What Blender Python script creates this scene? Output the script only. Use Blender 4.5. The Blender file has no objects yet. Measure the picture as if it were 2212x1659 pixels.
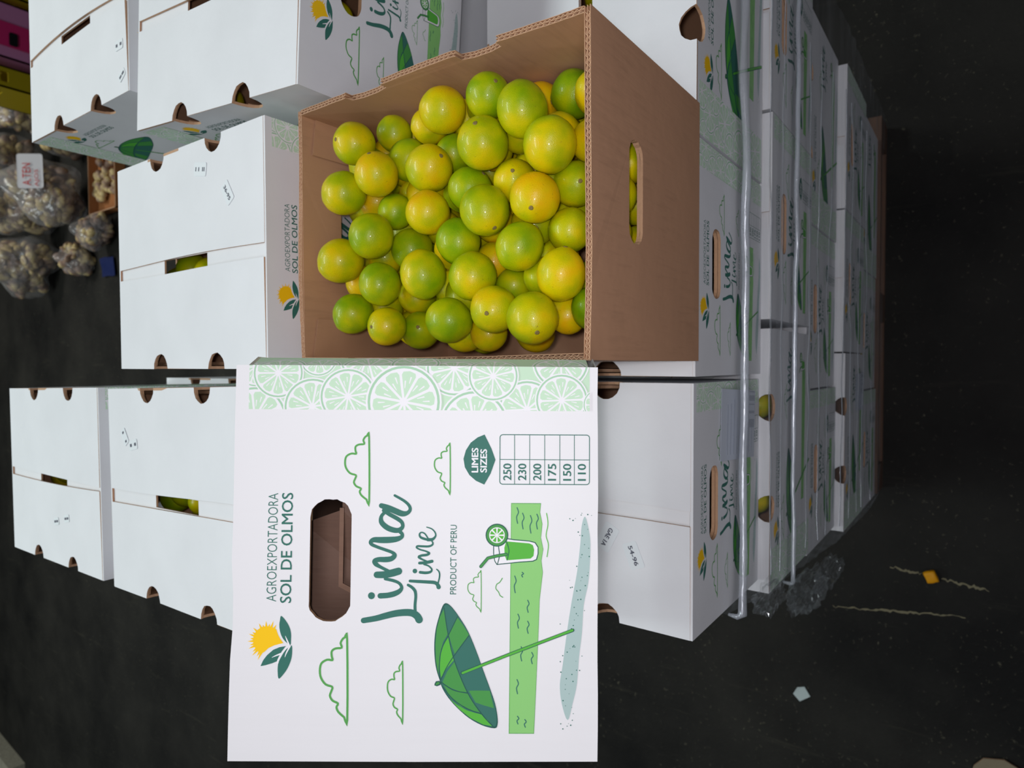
import bpy, bmesh, math, random
from mathutils import Vector, Matrix, noise
from mathutils.geometry import tessellate_polygon
R = math.radians
rnd = random.Random(7)
SC = bpy.context.scene
COL = SC.collection

# ---------------------------------------------------------------- camera
CAM = Vector((-0.0082, -0.3064, 0.8332))
cd = bpy.data.cameras.new('camera'); cam = bpy.data.objects.new('camera', cd); COL.objects.link(cam)
right = Vector((0.99958255, 0.0139696, -0.02528964)); down = Vector((-0.0035333, -0.809655, -0.58689547)); fwd = Vector((-0.02867458, 0.58673983, -0.80926766))
M = Matrix((down, right, -fwd)).transposed().to_4x4(); M.translation = CAM   # the phone was held turned a quarter: image x runs down the boxes
cam.matrix_world = M
cd.sensor_width = 36; cd.lens = 1411.16 / 2212 * 36; cd.clip_start = 0.02; cd.clip_end = 60
cd.dof.use_dof = True; cd.dof.focus_distance = 0.66; cd.dof.aperture_fstop = 8.5
SC.camera = cam
# ---------------------------------------------------------------- world, lights, exposure
w = bpy.data.worlds.new('world'); SC.world = w; w.use_nodes = True
w.node_tree.nodes['Background'].inputs[0].default_value = (0.75, 0.85, 1.0, 1)
w.node_tree.nodes['Background'].inputs[1].default_value = 0.05
def area(name, loc, rot, sx, sy, power, col):
    l = bpy.data.lights.new(name, 'AREA'); l.shape = 'RECTANGLE'; l.size = sx; l.size_y = sy; l.energy = power; l.color = col
    o = bpy.data.objects.new(name, l); COL.objects.link(o); o.location = loc; o.rotation_euler = rot; return o
area('ceiling_lamp_light', (0.3, 2.4, 3.6), (R(-12), 0, 0), 2.4, 0.5, 88, (0.90, 1.0, 0.98))
area('ceiling_lamp_light', (-0.4, -1.1, 2.1), (R(27), 0, R(-6)), 2.4, 0.6, 21, (1.0, 0.96, 1.0))
area('ceiling_lamp_light', (-2.5, 6.5, 3.8), (0, 0, 0), 2.4, 0.5, 110, (0.92, 1.0, 0.98))
area('ceiling_lamp_light', (3.0, 7.0, 3.8), (0, 0, 0), 2.4, 0.5, 130, (1.0, 0.97, 0.9))
fl = bpy.data.lights.new('phone_flash', 'POINT'); fl.energy = 7.1; fl.shadow_soft_size = 0.012; fl.color = (1.0, 0.955, 0.985)
fo = bpy.data.objects.new('phone_flash', fl); COL.objects.link(fo); fo.location = CAM + right * 0.012 - down * 0.02 - fwd * 0.01
SC.view_settings.view_transform = 'Standard'; SC.view_settings.look = 'None'; SC.view_settings.gamma = 1
SC.view_settings.use_curve_mapping = False; SC.view_settings.exposure = 0.0

# ---------------------------------------------------------------- materials
def lin(c):
    return tuple(((v/255)/12.92 if v/255 <= 0.04045 else ((v/255+0.055)/1.055)**2.4) for v in c)
class NT:
    def __init__(s, name):
        s.m = bpy.data.materials.new(name); s.m.use_nodes = True; s.t = s.m.node_tree; s.b = s.t.nodes['Principled BSDF']; s.out = s.t.nodes['Material Output']
    def n(s, typ, **kw):
        q = s.t.nodes.new(typ)
        for k, v in kw.items():
            if k in q.inputs: q.inputs[k].default_value = v
            else: setattr(q, k, v)
        return q
    def l(s, a, b): s.t.links.new(a, b)
    def ramp(s, fac, stops):
        r = s.n('ShaderNodeValToRGB'); e = r.color_ramp.elements
        while len(e) < len(stops): e.new(0.5)
        for i, (p, c) in enumerate(stops): e[i].position = p; e[i].color = (*c, 1) if len(c) == 3 else c
        s.l(fac, r.inputs[0]); return r.outputs[0]
    def coord(s, scale=(1, 1, 1), kind='Object'):
        t = s.n('ShaderNodeTexCoord'); m = s.n('ShaderNodeMapping'); m.inputs['Scale'].default_value = scale
        s.l(t.outputs[kind], m.inputs[0]); return m.outputs[0]
    def noise(s, vec, scale, detail=4, rough=0.55):
        q = s.n('ShaderNodeTexNoise', Scale=scale, Detail=detail, Roughness=rough); s.l(vec, q.inputs['Vector']); return q.outputs['Fac']
    def bump(s, h, strength, dist):
        b = s.n('ShaderNodeBump', Strength=strength, Distance=dist); s.l(h, b.inputs['Height']); s.l(b.outputs[0], s.b.inputs['Normal']); return b
def flat(name, rgb, rough=0.6, spec=0.3):
    m = NT(name); m.b.inputs['Base Color'].default_value = (*lin(rgb), 1); m.b.inputs['Roughness'].default_value = rough
    m.b.inputs['Specular IOR Level'].default_value = spec; return m.m
def board(name, rgb, dirt=0.5, flutes=True):
    m = NT(name); v = m.coord(); n1 = m.noise(v, 9, 5); n2 = m.noise(v, 140, 3)
    c = lin(rgb); d = tuple(k*0.86 for k in c)
    col = m.ramp(n1, [(0.30, tuple(k*(1-0.08*dirt) for k in c)), (0.62, c)])
    spots = m.ramp(n2, [(0.70, (0, 0, 0)), (0.78, (1, 1, 1))])
    big = m.ramp(m.noise(v, 5, 2), [(0.5, (0, 0, 0)), (0.7, (1, 1, 1))])
    mul = m.n('ShaderNodeMath', operation='MULTIPLY'); m.l(spots, mul.inputs[0]); m.l(big, mul.inputs[1])
    mul2 = m.n('ShaderNodeMath', operation='MULTIPLY'); mul2.inputs[1].default_value = 0.35*dirt; m.l(mul.outputs[0], mul2.inputs[0])
    mx = m.n('ShaderNodeMix', data_type='RGBA'); m.l(mul2.outputs[0], mx.inputs[0]); m.l(col, mx.inputs[6]); mx.inputs[7].default_value = (0.34, 0.27, 0.18, 1)
    m.l(mx.outputs[2], m.b.inputs['Base Color'])
    m.b.inputs['Roughness'].default_value = 0.55; m.b.inputs['Specular IOR Level'].default_value = 0.32
    vs = m.coord((1, 1, 0.05)); n3 = m.noise(vs, 90, 2); n4 = m.noise(v, 6, 2)
    ad = m.n('ShaderNodeMath', operation='ADD'); m.l(n3, ad.inputs[0])
    k4 = m.n('ShaderNodeMath', operation='MULTIPLY'); k4.inputs[1].default_value = 5.0; m.l(n4, k4.inputs[0]); m.l(k4.outputs[0], ad.inputs[1])
    m.bump(ad.outputs[0], 0.22, 0.0016); return m.m
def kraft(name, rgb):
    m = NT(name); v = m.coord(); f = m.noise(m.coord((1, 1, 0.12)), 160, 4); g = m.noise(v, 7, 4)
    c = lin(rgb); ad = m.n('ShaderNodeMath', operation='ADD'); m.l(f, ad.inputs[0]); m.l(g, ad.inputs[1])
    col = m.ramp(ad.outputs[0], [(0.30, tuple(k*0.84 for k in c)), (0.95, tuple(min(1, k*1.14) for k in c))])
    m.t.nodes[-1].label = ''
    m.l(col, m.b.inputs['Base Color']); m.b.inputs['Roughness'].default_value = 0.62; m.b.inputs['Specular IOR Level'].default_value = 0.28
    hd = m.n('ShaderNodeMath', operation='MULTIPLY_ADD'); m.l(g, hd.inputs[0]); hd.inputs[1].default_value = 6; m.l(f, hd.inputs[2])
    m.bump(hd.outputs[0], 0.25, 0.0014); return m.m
WHITE = board('white_coated_board', (229, 231, 235), 0.6)
WHITECLEAN = board('clean_white_coated_board', (231, 231, 234), 0.12)
KRAFT = kraft('brown_kraft_board', (178, 137, 108))
KRAFTDK = kraft('shade_toned_kraft', (100, 76, 64))  # kraft darkened in colour for the shade inside the leaning carton
EDGE = kraft('raw_board_edge', (178, 142, 112))
FLUTE = kraft('pale_corrugated_fluting', (206, 172, 140))
PINE = flat('dark_green_print', (52, 112, 100))
OUTL = flat('outline_green_print', (30, 88, 78))
MIDG = flat('mid_green_print', (70, 150, 72))
BRG = flat('bright_green_print', (86, 180, 62))
LINEG = flat('cloud_line_print', (88, 164, 84))
PALE = flat('pale_green_print', (196, 226, 198))
PALE2 = flat('rind_green_print', (168, 208, 176))
SEA = flat('sea_green_print', (140, 204, 120))
SAND = flat('sand_grey_print', (172, 196, 194))
SUN = flat('sun_yellow_print', (250, 200, 8))
PW = flat('white_print', (236, 236, 240))
INK = flat('grey_sticker_ink', (84, 88, 102))
PAPER = flat('white_sticker_paper', (226, 232, 236), 0.5)
SLIP = flat('pale_blue_label_paper', (196, 204, 216), 0.5)
MATS = dict(W=WHITE, C=WHITECLEAN, K=KRAFT, D=KRAFTDK, E=EDGE, F=FLUTE)

def lime_mat():
    m = NT('lime_skin'); oi = m.n('ShaderNodeObjectInfo'); sep = m.n('ShaderNodeSeparateColor'); m.l(oi.outputs['Color'], sep.inputs[0])
    tc = m.n('ShaderNodeTexCoord'); ad = m.n('ShaderNodeVectorMath', operation='ADD')
    sc = m.n('ShaderNodeVectorMath', operation='SCALE'); sc.inputs['Scale'].default_value = 40
    cb = m.n('ShaderNodeCombineXYZ'); m.l(oi.outputs['Random'], cb.inputs[0]); m.l(oi.outputs['Random'], cb.inputs[1]); m.l(cb.outputs[0], sc.inputs[0])
    m.l(tc.outputs['Object'], ad.inputs[0]); m.l(sc.outputs[0], ad.inputs[1]); v = ad.outputs[0]
    n1 = m.noise(v, 0.75, 2, 0.5); n2 = m.noise(v, 5, 4, 0.6); n3 = m.noise(v, 3.2, 3)
    # yellowness = object value + broad noise
    a = m.n('ShaderNodeMath', operation='MULTIPLY_ADD'); m.l(n1, a.inputs[0]); a.inputs[1].default_value = 1.8; m.l(sep.outputs[0], a.inputs[2])
    b = m.n('ShaderNodeMath', operation='MULTIPLY_ADD'); m.l(n2, b.inputs[0]); b.inputs[1].default_value = 0.22; m.l(a.outputs[0], b.inputs[2])
    c = m.n('ShaderNodeMapRange'); c.inputs[1].default_value = 0.62; c.inputs[2].default_value = 2.52; m.l(b.outputs[0], c.inputs[0])
    col = m.ramp(c.outputs[0], [(0.0, (0.075, 0.22, 0.001)), (0.28, (0.23, 0.36, 0.001)), (0.50, (0.41, 0.45, 0.001)), (0.68, (0.62, 0.51, 0.001)), (0.86, (0.72, 0.46, 0.001)), (1.0, (0.76, 0.38, 0.001))])
    sp = m.ramp(m.noise(v, 8, 3, 0.65), [(0.62, (0, 0, 0)), (0.72, (1, 1, 1))]); gate = m.ramp(n3, [(0.47, (0, 0, 0)), (0.60, (1, 1, 1))])
    mu = m.n('ShaderNodeMath', operation='MULTIPLY'); m.l(sp, mu.inputs[0]); m.l(gate, mu.inputs[1])
    mu2 = m.n('ShaderNodeMath', operation='MULTIPLY'); m.l(mu.outputs[0], mu2.inputs[0]); mu2.inputs[1].default_value = 0.62
    mx = m.n('ShaderNodeMix', data_type='RGBA'); m.l(mu2.outputs[0], mx.inputs[0]); m.l(col, mx.inputs[6]); mx.inputs[7].default_value = (0.22, 0.15, 0.01, 1)
    m.l(mx.outputs[2], m.b.inputs['Base Color'])
    m.b.inputs['Roughness'].default_value = 0.36; m.b.inputs['Specular IOR Level'].default_value = 0.22
    m.b.inputs['Coat Weight'].default_value = 0.16; m.b.inputs['Coat Roughness'].default_value = 0.10
    m.b.inputs['Subsurface Weight'].default_value = 0.0
    po = m.n('ShaderNodeTexVoronoi', Scale=26.0); m.l(v, po.inputs['Vector']); inv = m.n('ShaderNodeMath', operation='MULTIPLY_ADD'); m.l(po.outputs['Distance'], inv.inputs[0]); inv.inputs[1].default_value = 1.0; m.l(n2, inv.inputs[2])
    m.bump(inv.outputs[0], 0.10, 0.03)
    return m.m
LIME = lime_mat()
STEM = flat('dry_stem_button', (128, 112, 62), 0.8)
def film_mat(name, base, gloss, tint=(0.85, 0.9, 0.95), sc=(1, 1, 1)):
    m = NT(name); m.t.nodes.remove(m.b)
    tr = m.n('ShaderNodeBsdfTransparent'); gl = m.n('ShaderNodeBsdfGlossy'); gl.inputs['Roughness'].default_value = 0.22; gl.inputs['Color'].default_value = (*tint, 1)
    df = m.n('ShaderNodeBsdfDiffuse'); df.inputs['Color'].default_value = (*tint, 1)
    v = m.coord(sc); nz = m.noise(v, 14, 4, 0.6); b = m.n('ShaderNodeBump', Strength=0.7, Distance=0.01); m.l(nz, b.inputs['Height']); m.l(b.outputs[0], gl.inputs['Normal'])
    m1 = m.n('ShaderNodeMixShader'); m1.inputs[0].default_value = gloss; m.l(df.outputs[0], m1.inputs[1]); m.l(gl.outputs[0], m1.inputs[2])
    r = m.n('ShaderNodeMapRange'); r.inputs[1].default_value = 0.35; r.inputs[2].default_value = 0.75; r.inputs[3].default_value = base*0.6; r.inputs[4].default_value = min(1, base*1.9); m.l(nz, r.inputs[0])
    m2 = m.n('ShaderNodeMixShader'); m.l(r.outputs[0], m2.inputs[0]); m.l(tr.outputs[0], m2.inputs[1]); m.l(m1.outputs[0], m2.inputs[2]); m.l(m2.outputs[0], m.out.inputs[0]); return m.m
FILM = film_mat('stretch_film', 0.11, 0.6, sc=(0.15, 1, 1.6))
FILMROPE = film_mat('gathered_stretch_film', 0.42, 0.45, (0.86, 0.92, 1.0), (0.4, 1, 3))
CRUMP = film_mat('crumpled_film', 0.12, 0.8, (0.86, 0.92, 0.96), (.5, .5, .5))
SACK = film_mat('clear_sack_film', 0.20, 0.3, (0.80, 0.80, 0.82), (0.3, 0.3, 0.3))
def floor_mat():
    m = NT('dark_worn_floor'); v = m.coord(); n = m.noise(v, 1.3, 6, 0.6); f = m.noise(v, 60, 4, 0.7)
    col = m.ramp(n, [(0.32, (0.007, 0.007, 0.0068)), (0.70, (0.030, 0.029, 0.025))])
    sp = m.ramp(f, [(0.62, (0, 0, 0)), (0.72, (1, 1, 1))]); gate = m.ramp(m.noise(v, 4.5, 3), [(0.40, (0.1, 0.1, 0.1)), (0.62, (1, 1, 1))])
    mu = m.n('ShaderNodeMath', operation='MULTIPLY'); m.l(sp, mu.inputs[0]); m.l(gate, mu.inputs[1])
    st = m.ramp(m.noise(m.coord((9, 0.8, 1)), 2.2, 5, 0.65), [(0.62, (0, 0, 0)), (0.72, (1, 1, 1))])
    mu3 = m.n('ShaderNodeMath', operation='MULTIPLY_ADD'); m.l(st, mu3.inputs[0]); mu3.inputs[1].default_value = 0.12; m.l(mu.outputs[0], mu3.inputs[2])
    mu2 = m.n('ShaderNodeMath', operation='MULTIPLY'); m.l(mu3.outputs[0], mu2.inputs[0]); mu2.inputs[1].default_value = 0.7
    mx = m.n('ShaderNodeMix', data_type='RGBA'); m.l(mu2.outputs[0], mx.inputs[0]); m.l(col, mx.inputs[6]); mx.inputs[7].default_value = (0.17, 0.16, 0.11, 1)
    m.l(mx.outputs[2], m.b.inputs['Base Color']); m.b.inputs['Roughness'].default_value = 0.7; m.b.inputs['Specular IOR Level'].default_value = 0.2
    m.bump(f, 0.4, 0.004); return m.m
FLOORM = floor_mat()
SCUFF = flat('pale_floor_scuff', (128, 122, 98), 0.9)
def wood_mat(name, rgb):
    m = NT(name); c = lin(rgb); n = m.noise(m.coord((1, 14, 14)), 5, 5, 0.6)
    m.l(m.ramp(n, [(0.3, tuple(k*0.6 for k in c)), (0.7, c)]), m.b.inputs['Base Color']); m.b.inputs['Roughness'].default_value = 0.8; m.bump(n, 0.3, 0.004); return m.m
WOOD = wood_mat('pallet_wood', (104, 78, 62)); WOODG = wood_mat('grey_pallet_wood', (172, 168, 150))
PINK = flat('pink_plastic', (205, 45, 110), 0.4); LILAC = flat('lilac_plastic', (200, 130, 175), 0.45)
YEL = flat('yellow_plastic', (168, 148, 18), 0.5); DARK = flat('dark_plastic', (26, 26, 30), 0.4)
BLUE = flat('blue_tarpaulin', (18, 34, 84), 0.5); CONC = flat('warehouse_wall_paint', (110, 112, 112), 0.8)
RED = flat('red_label_print', (185, 45, 48)); GREYL = flat('white_sack_label', (205, 205, 210), 0.5)
def bulb_mat():
    m = NT('garlic_bulb_skin'); v = m.coord(); n = m.noise(v, 7, 3); g = m.noise(v, 45, 3)
    m.l(m.ramp(n, [(0.3, lin((84, 66, 58))), (0.45, lin((140, 112, 94))), (0.57, lin((205, 184, 128))), (0.7, lin((118, 86, 76)))]), m.b.inputs['Base Color']); m.b.inputs['Roughness'].default_value = 0.55; m.bump(g, 0.3, 0.01); return m.m
BULB = bulb_mat()

# ---------------------------------------------------------------- object helpers
def link(name, me, parent=None, loc=(0, 0, 0), rot=(0, 0, 0), kind=None):
    o = bpy.data.objects.new(name, me); COL.objects.link(o); o.location = loc; o.rotation_euler = rot
    if parent is not None: o.parent = parent
    if kind: o['kind'] = kind
    return o
def tag(o, label, cat, group=None):
    o['label'] = label; o['category'] = cat
    if group: o['group'] = group
    return o
def thing(name, label, cat, loc=(0, 0, 0), rot=(0, 0, 0), scale=(1, 1, 1), group=None):
    o = bpy.data.objects.new(name, None); COL.objects.link(o); o.empty_display_size = 0.05
    o.location = loc; o.rotation_euler = rot; o.scale = scale
    return tag(o, label, cat, group)
def finish(bm, name, mats, smooth=False):
    me = bpy.data.meshes.new(name); bm.to_mesh(me); bm.free()
    for m in mats: me.materials.append(m)
    if smooth:
        for p in me.polygons: p.use_smooth = True
    return me
def copy_tree(o, parent=None):
    c = o.copy(); COL.objects.link(c)
    if parent is not None: c.parent = parent
    for ch in list(o.children): copy_tree(ch, c)
    return c
def panel(bm, outer, holes, T, t, mo, mi, mrim, mhole=None):
    """flat board: 2D outline and holes, T(a, b, n) places it; n = 0 outer face, n = -t inner face"""
    mhole = mrim if mhole is None else mhole
    loops = [outer] + list(holes); flatp = [p for lp in loops for p in lp]
    tris = tessellate_polygon([[Vector((p[0], p[1], 0)) for p in lp] for lp in loops])
    vo = [bm.verts.new(T(p[0], p[1], 0)) for p in flatp]; vi = [bm.verts.new(T(p[0], p[1], -t)) for p in flatp]
    for tr in tris:
        for vs, mm in ((vo, mo), (vi, mi)):
            try: f = bm.faces.new([vs[i] for i in tr]); f.material_index = mm
            except ValueError: pass
    k = 0
    for li, lp in enumerate(loops):
        n = len(lp)
        for i in range(n):
            j = (i+1) % n
            f = bm.faces.new((vo[k+i], vo[k+j], vi[k+j], vi[k+i])); f.material_index = mrim if li == 0 else mhole
        k += n
def box(bm, x0, x1, y0, y1, z0, z1, mi=0):
    v = [bm.verts.new(p) for p in ((x0,y0,z0),(x1,y0,z0),(x1,y1,z0),(x0,y1,z0),(x0,y0,z1),(x1,y0,z1),(x1,y1,z1),(x0,y1,z1))]
    for q in ((3,2,1,0),(4,5,6,7),(0,1,5,4),(1,2,6,5),(2,3,7,6),(3,0,4,7)):
        f = bm.faces.new([v[i] for i in q]); f.material_index = mi
def rrect(cx, cy, w, h, r, n=7, wob=0):
    pts = []
    for qx, qy, a0 in ((1, 1, 0), (-1, 1, 90), (-1, -1, 180), (1, -1, 270)):
        for i in range(n+1):
            a = R(a0 + 90*i/n); pts.append((cx + qx*(w/2-r) + r*math.cos(a), cy + qy*(h/2-r) + r*math.sin(a)))
    if wob: pts = [(x + rnd.uniform(-wob, wob), y + rnd.uniform(-wob, wob)) for x, y in pts]
    return pts
def tube(bm, pts, rad, seg=8, mi=0, caps=True):
    rings = []
    for i, p in enumerate(pts):
        p = Vector(p); a = Vector(pts[max(0, i-1)]); b = Vector(pts[min(len(pts)-1, i+1)]); d = (b-a).normalized()
        u = d.orthogonal().normalized() if i == 0 else (u - d*u.dot(d)).normalized()
        vv = d.cross(u); r = rad[i] if isinstance(rad, (list, tuple)) else rad
        rings.append([bm.verts.new(p + u*math.cos(2*math.pi*k/seg)*r + vv*math.sin(2*math.pi*k/seg)*r) for k in range(seg)])
    for a, b in zip(rings, rings[1:]):
        for k in range(seg):
            f = bm.faces.new((a[k], a[(k+1) % seg], b[(k+1) % seg], b[k])); f.material_index = mi
    if caps: bm.faces.new(rings[0][::-1]).material_index = mi; bm.faces.new(rings[-1]).material_index = mi
# ---------------------------------------------------------------- flat print on the cartons (thin ink shapes, mm: s right, t down)
def sm(pts, closed=False, n=6):
    out = []; N = len(pts)
    for i in range(N if closed else N-1):
        g = (lambda k: pts[k % N]) if closed else (lambda k: pts[min(max(k, 0), N-1)])
        p0, p1, p2, p3 = g(i-1), g(i), g(i+1), g(i+2)
        for j in range(n):
            t = j/n
            out.append(tuple(0.5*((2*p1[k]) + (-p0[k]+p2[k])*t + (2*p0[k]-5*p1[k]+4*p2[k]-p3[k])*t*t + (-p0[k]+3*p1[k]-3*p2[k]+p3[k])*t**3) for k in range(len(p1))))
    if not closed: out.append(tuple(pts[-1]))
    return out
def S(x, y):   # photograph measures of the front carton's face -> mm on that face
    s = (1644.0 - y) / 853.0 * 343.0; xt = 490 + 22*s/343.0
    return (s, (x - xt) / (1292.0 - xt) * 320.0)
def CR(ox, oy, k): return lambda pts: [S(ox + p[0]/k, oy + p[1]/k) for p in pts]
def clip(poly, x0, y0, x1, y1):
    for ax, lim, sg in ((0, x0, 1), (0, x1, -1), (1, y0, 1), (1, y1, -1)):
        out = []
        for i in range(len(poly)):
            a, b = poly[i-1], poly[i]; ia = sg*(a[ax]-lim) >= 0; ib = sg*(b[ax]-lim) >= 0
            if ia != ib:
                t = (lim-a[ax])/(b[ax]-a[ax]); out.append((a[0]+(b[0]-a[0])*t, a[1]+(b[1]-a[1])*t))
            if ib: out.append(b)
        poly = out
        if len(poly) < 3: return []
    return poly
class Art:
    def __init__(s): s.items = []
    def poly(s, pts, mat, z=0): s.items.append(('p', [tuple(p[:2]) for p in pts], mat, z))
    def tri(s, verts, faces, mat, z): s.items.append(('t', (verts, faces), mat, z))
    def fan(s, P, mat, z):
        P = [p for i, p in enumerate(P) if math.hypot(p[0]-P[i-1][0], p[1]-P[i-1][1]) > 1e-4]
        if len(P) > 2: s.tri([(p[0], p[1]) for p in P], [(0, i, i+1) for i in range(1, len(P)-1)], mat, z)
    def stroke(s, pts, w, mat, z=0, closed=False, n=5, smooth=True, cap=True):
        """pts (s,t) or (s,t,width)"""
        P = [p if len(p) == 3 else (p[0], p[1], w) for p in pts]
        if smooth: P = sm(P, closed, n)
        N = len(P); L = []; Rr = []
        for i in range(N):
            a = P[i-1] if (i or closed) else P[i]; b = P[(i+1) % N] if (i < N-1 or closed) else P[i]
            dx, dy = b[0]-a[0], b[1]-a[1]; k = math.hypot(dx, dy) or 1; nx, ny = -dy/k, dx/k; h = P[i][2]/2
            L.append((P[i][0]+nx*h, P[i][1]+ny*h)); Rr.append((P[i][0]-nx*h, P[i][1]-ny*h))
        L = [(p[0], p[1], 0.9*i/N) for i, p in enumerate(L)]; Rr = [(p[0], p[1], 0.9*i/N) for i, p in enumerate(Rr)]
        vs = L + Rr; fs = [(i, (i+1) % N, N+(i+1) % N, N+i) for i in range(N if closed else N-1)]
        s.tri(vs, fs, mat, z)
        if cap and not closed:
            for q_, p in ((-.12, P[0]), (1.05, P[-1])): s.disc(p[0], p[1], p[2]/2, mat, z+q_, 14)
    def disc(s, x, y, r, mat, z=0, n=20, ry=None):
        s.poly([(x+r*math.cos(2*math.pi*i/n), y+(ry or r)*math.sin(2*math.pi*i/n)) for i in range(n)], mat, z)
    def text(s, body, s0, s1, t_base, cap, mat, z=0, weight=0.0, rot=0):
        if weight > 0.009:      # bold: the same letters laid over each other, a hair apart
            h = weight*cap*1.5
            for i, (u, v) in enumerate(((-h, 0), (h, 0), (0, -h*.6), (0, h*.6), (0, 0))): s.text(body, s0+h+u, s1-h+u, t_base-h*.6+v, cap-h*1.2, mat, z+.3*i, 0.0, rot)
            return
        cu = bpy.data.curves.new('lettering', 'FONT'); cu.body = body; cu.offset = weight; cu.resolution_u = 3
        o = bpy.data.objects.new('lettering', cu); COL.objects.link(o); dg = bpy.context.evaluated_depsgraph_get(); dg.update()
        me = bpy.data.meshes.new_from_object(o.evaluated_get(dg)); vs = [v.co.copy() for v in me.vertices]; fs = [tuple(p.vertices) for p in me.polygons]
        bpy.data.objects.remove(o); bpy.data.meshes.remove(me); bpy.data.curves.remove(cu)
        x0 = min(v.x for v in vs); x1 = max(v.x for v in vs); y1 = max(v.y for v in vs); y0 = min(v.y for v in vs)
        P = []
        for v in vs:
            a = s0 + (v.x-x0)/(x1-x0)*(s1-s0); b = t_base - (v.y-y0)/(y1-y0)*cap
            if rot:
                ca, sa = math.cos(rot), math.sin(rot); cx, cy = (s0+s1)/2, t_base-cap/2; a, b = cx+(a-cx)*ca-(b-cy)*sa, cy+(a-cx)*sa+(b-cy)*ca
            P.append((a, b))
        s.tri(P, fs, mat, z)
    def mesh(s, name, tf=lambda a, b: (a, b), width=343.0, height=320.0):
        """mesh in metres: x along the face, z up, y = outward distance (negative)"""
        mats = []; vs = []; fs = []; mi = []
        for kind, data, mat, z in s.items:
            if mat not in mats: mats.append(mat)
            m = mats.index(mat); off = -(0.00016 + 0.00004*z)
            if kind == 'p':
                if len(data) < 3: continue
                tr = tessellate_polygon([[Vector((p[0], p[1], 0)) for p in data]]); P = data
            else: P, tr = data
            k = len(vs)
            for p in P: a, b = tf(p[0], p[1]); vs.append((a/1000, off-(0.00004*p[2] if len(p) > 2 else 0), (height-b)/1000))
            for f in tr:
                q = [k+i for i in f]
                # make every facet look outwards (-y)
                a, b, c = (vs[q[0]], vs[q[1]], vs[q[2]])
                ny = (b[2]-a[2])*(c[0]-a[0]) - (b[0]-a[0])*(c[2]-a[2])
                if ny > 0: q = q[::-1]
                fs.append(q); mi.append(m)
        me = bpy.data.meshes.new(name); me.from_pydata(vs, [], fs); me.polygons.foreach_set('material_index', mi)
        for m in mats: me.materials.append(m)
        me.update(); return me

def art_logo(A):
    c = CR(500, 1320, 5.925)
    tips = [(330,655),(318,606,1),(256,598),(262,548,1),(213,508),(232,462,1),(200,415),(236,378,1),(218,322),(262,300,1),(272,243),(335,262,1),(347,187),(398,205,1),(438,155),(484,190,1),(535,152),(572,200,1)]
    cx, cy, rr = 452, 404, 180; a0 = math.atan2(610-cy, 360-cx); a1 = math.atan2(225-cy, 568-cx) + 2*math.pi
    pts = [(cx+rr*math.cos(a0+(a1-a0)*i/24), cy+rr*math.sin(a0+(a1-a0)*i/24)) for i in range(25)]
    A.poly(c(pts + [(570,262),(590,325),(622,385),(660,436),(600,450),(540,466),(470,500),(415,550)]), SUN, 1)
    for i, t in enumerate(tips):
        a = math.atan2(t[1]-cy, t[0]-cx); d = math.hypot(t[0]-cx, t[1]-cy)
        A.poly(c([(cx+rr*.93*math.cos(a-.1), cy+rr*.93*math.sin(a-.1)), (cx+d*math.cos(a), cy+d*math.sin(a)), (cx+rr*.93*math.cos(a+.1), cy+rr*.93*math.sin(a+.1))]), SUN, 1.3+.3*(i % 2))
    A.poly(c(sm([(632,92),(690,150),(735,225),(758,310),(758,400),(750,458),(712,440),(655,380),(620,300),(608,215),(616,150)], True, 4)), PINE, 1)
    A.poly(c([(692,474),(610,488),(530,522),(450,590),(400,655),(367,728),(430,716),(520,690),(585,662),(600,610),(640,540)]), PINE, 1)
    A.poly(c(sm([(768,468),(772,560),(757,650),(715,750),(660,830),(600,885),(586,800),(590,710),(612,620),(665,540),(730,490)], True, 4)), PINE, 1)
    for p in ([(685,345,4),(705,395,16),(732,458,20)], [(512,618,4),(570,592,16),(640,565,22)], [(678,615,4),(700,555,16),(748,470,20)], [(735,455,18),(660,540,24),(600,640,26),(586,690,20)]):
        q = c([(a, b) for a, b, _ in p]); A.stroke([(q[i][0], q[i][1], p[i][2]/5.925*0.4) for i in range(len(p))], 1, PW, 2, cap=False)
def art_cloud(A, x0, x1, y0, y1, w, mat=None):
    T = [(1.0,0.0,1),(.965,.04),(.90,.115),(.84,.14),(.795,.12,1),(.76,.19),(.70,.225),(.64,.205),(.59,.195,1),(.56,.28),(.48,.34),(.39,.355),(.30,.335),(.255,.26),(.26,.19,1),(.215,.20),(.15,.20),(.115,.15),(.105,.07,1),(.05,.085),(0.0,.06),(-.02,.03),(0,0,1)]
    pts = [S(x1 - (x1-x0)*(p[1]/.355), y0 + (y1-y0)*p[0]) for p in T]
    A.stroke(pts, w, mat or LINEG, 1, closed=True, n=3)
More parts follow.
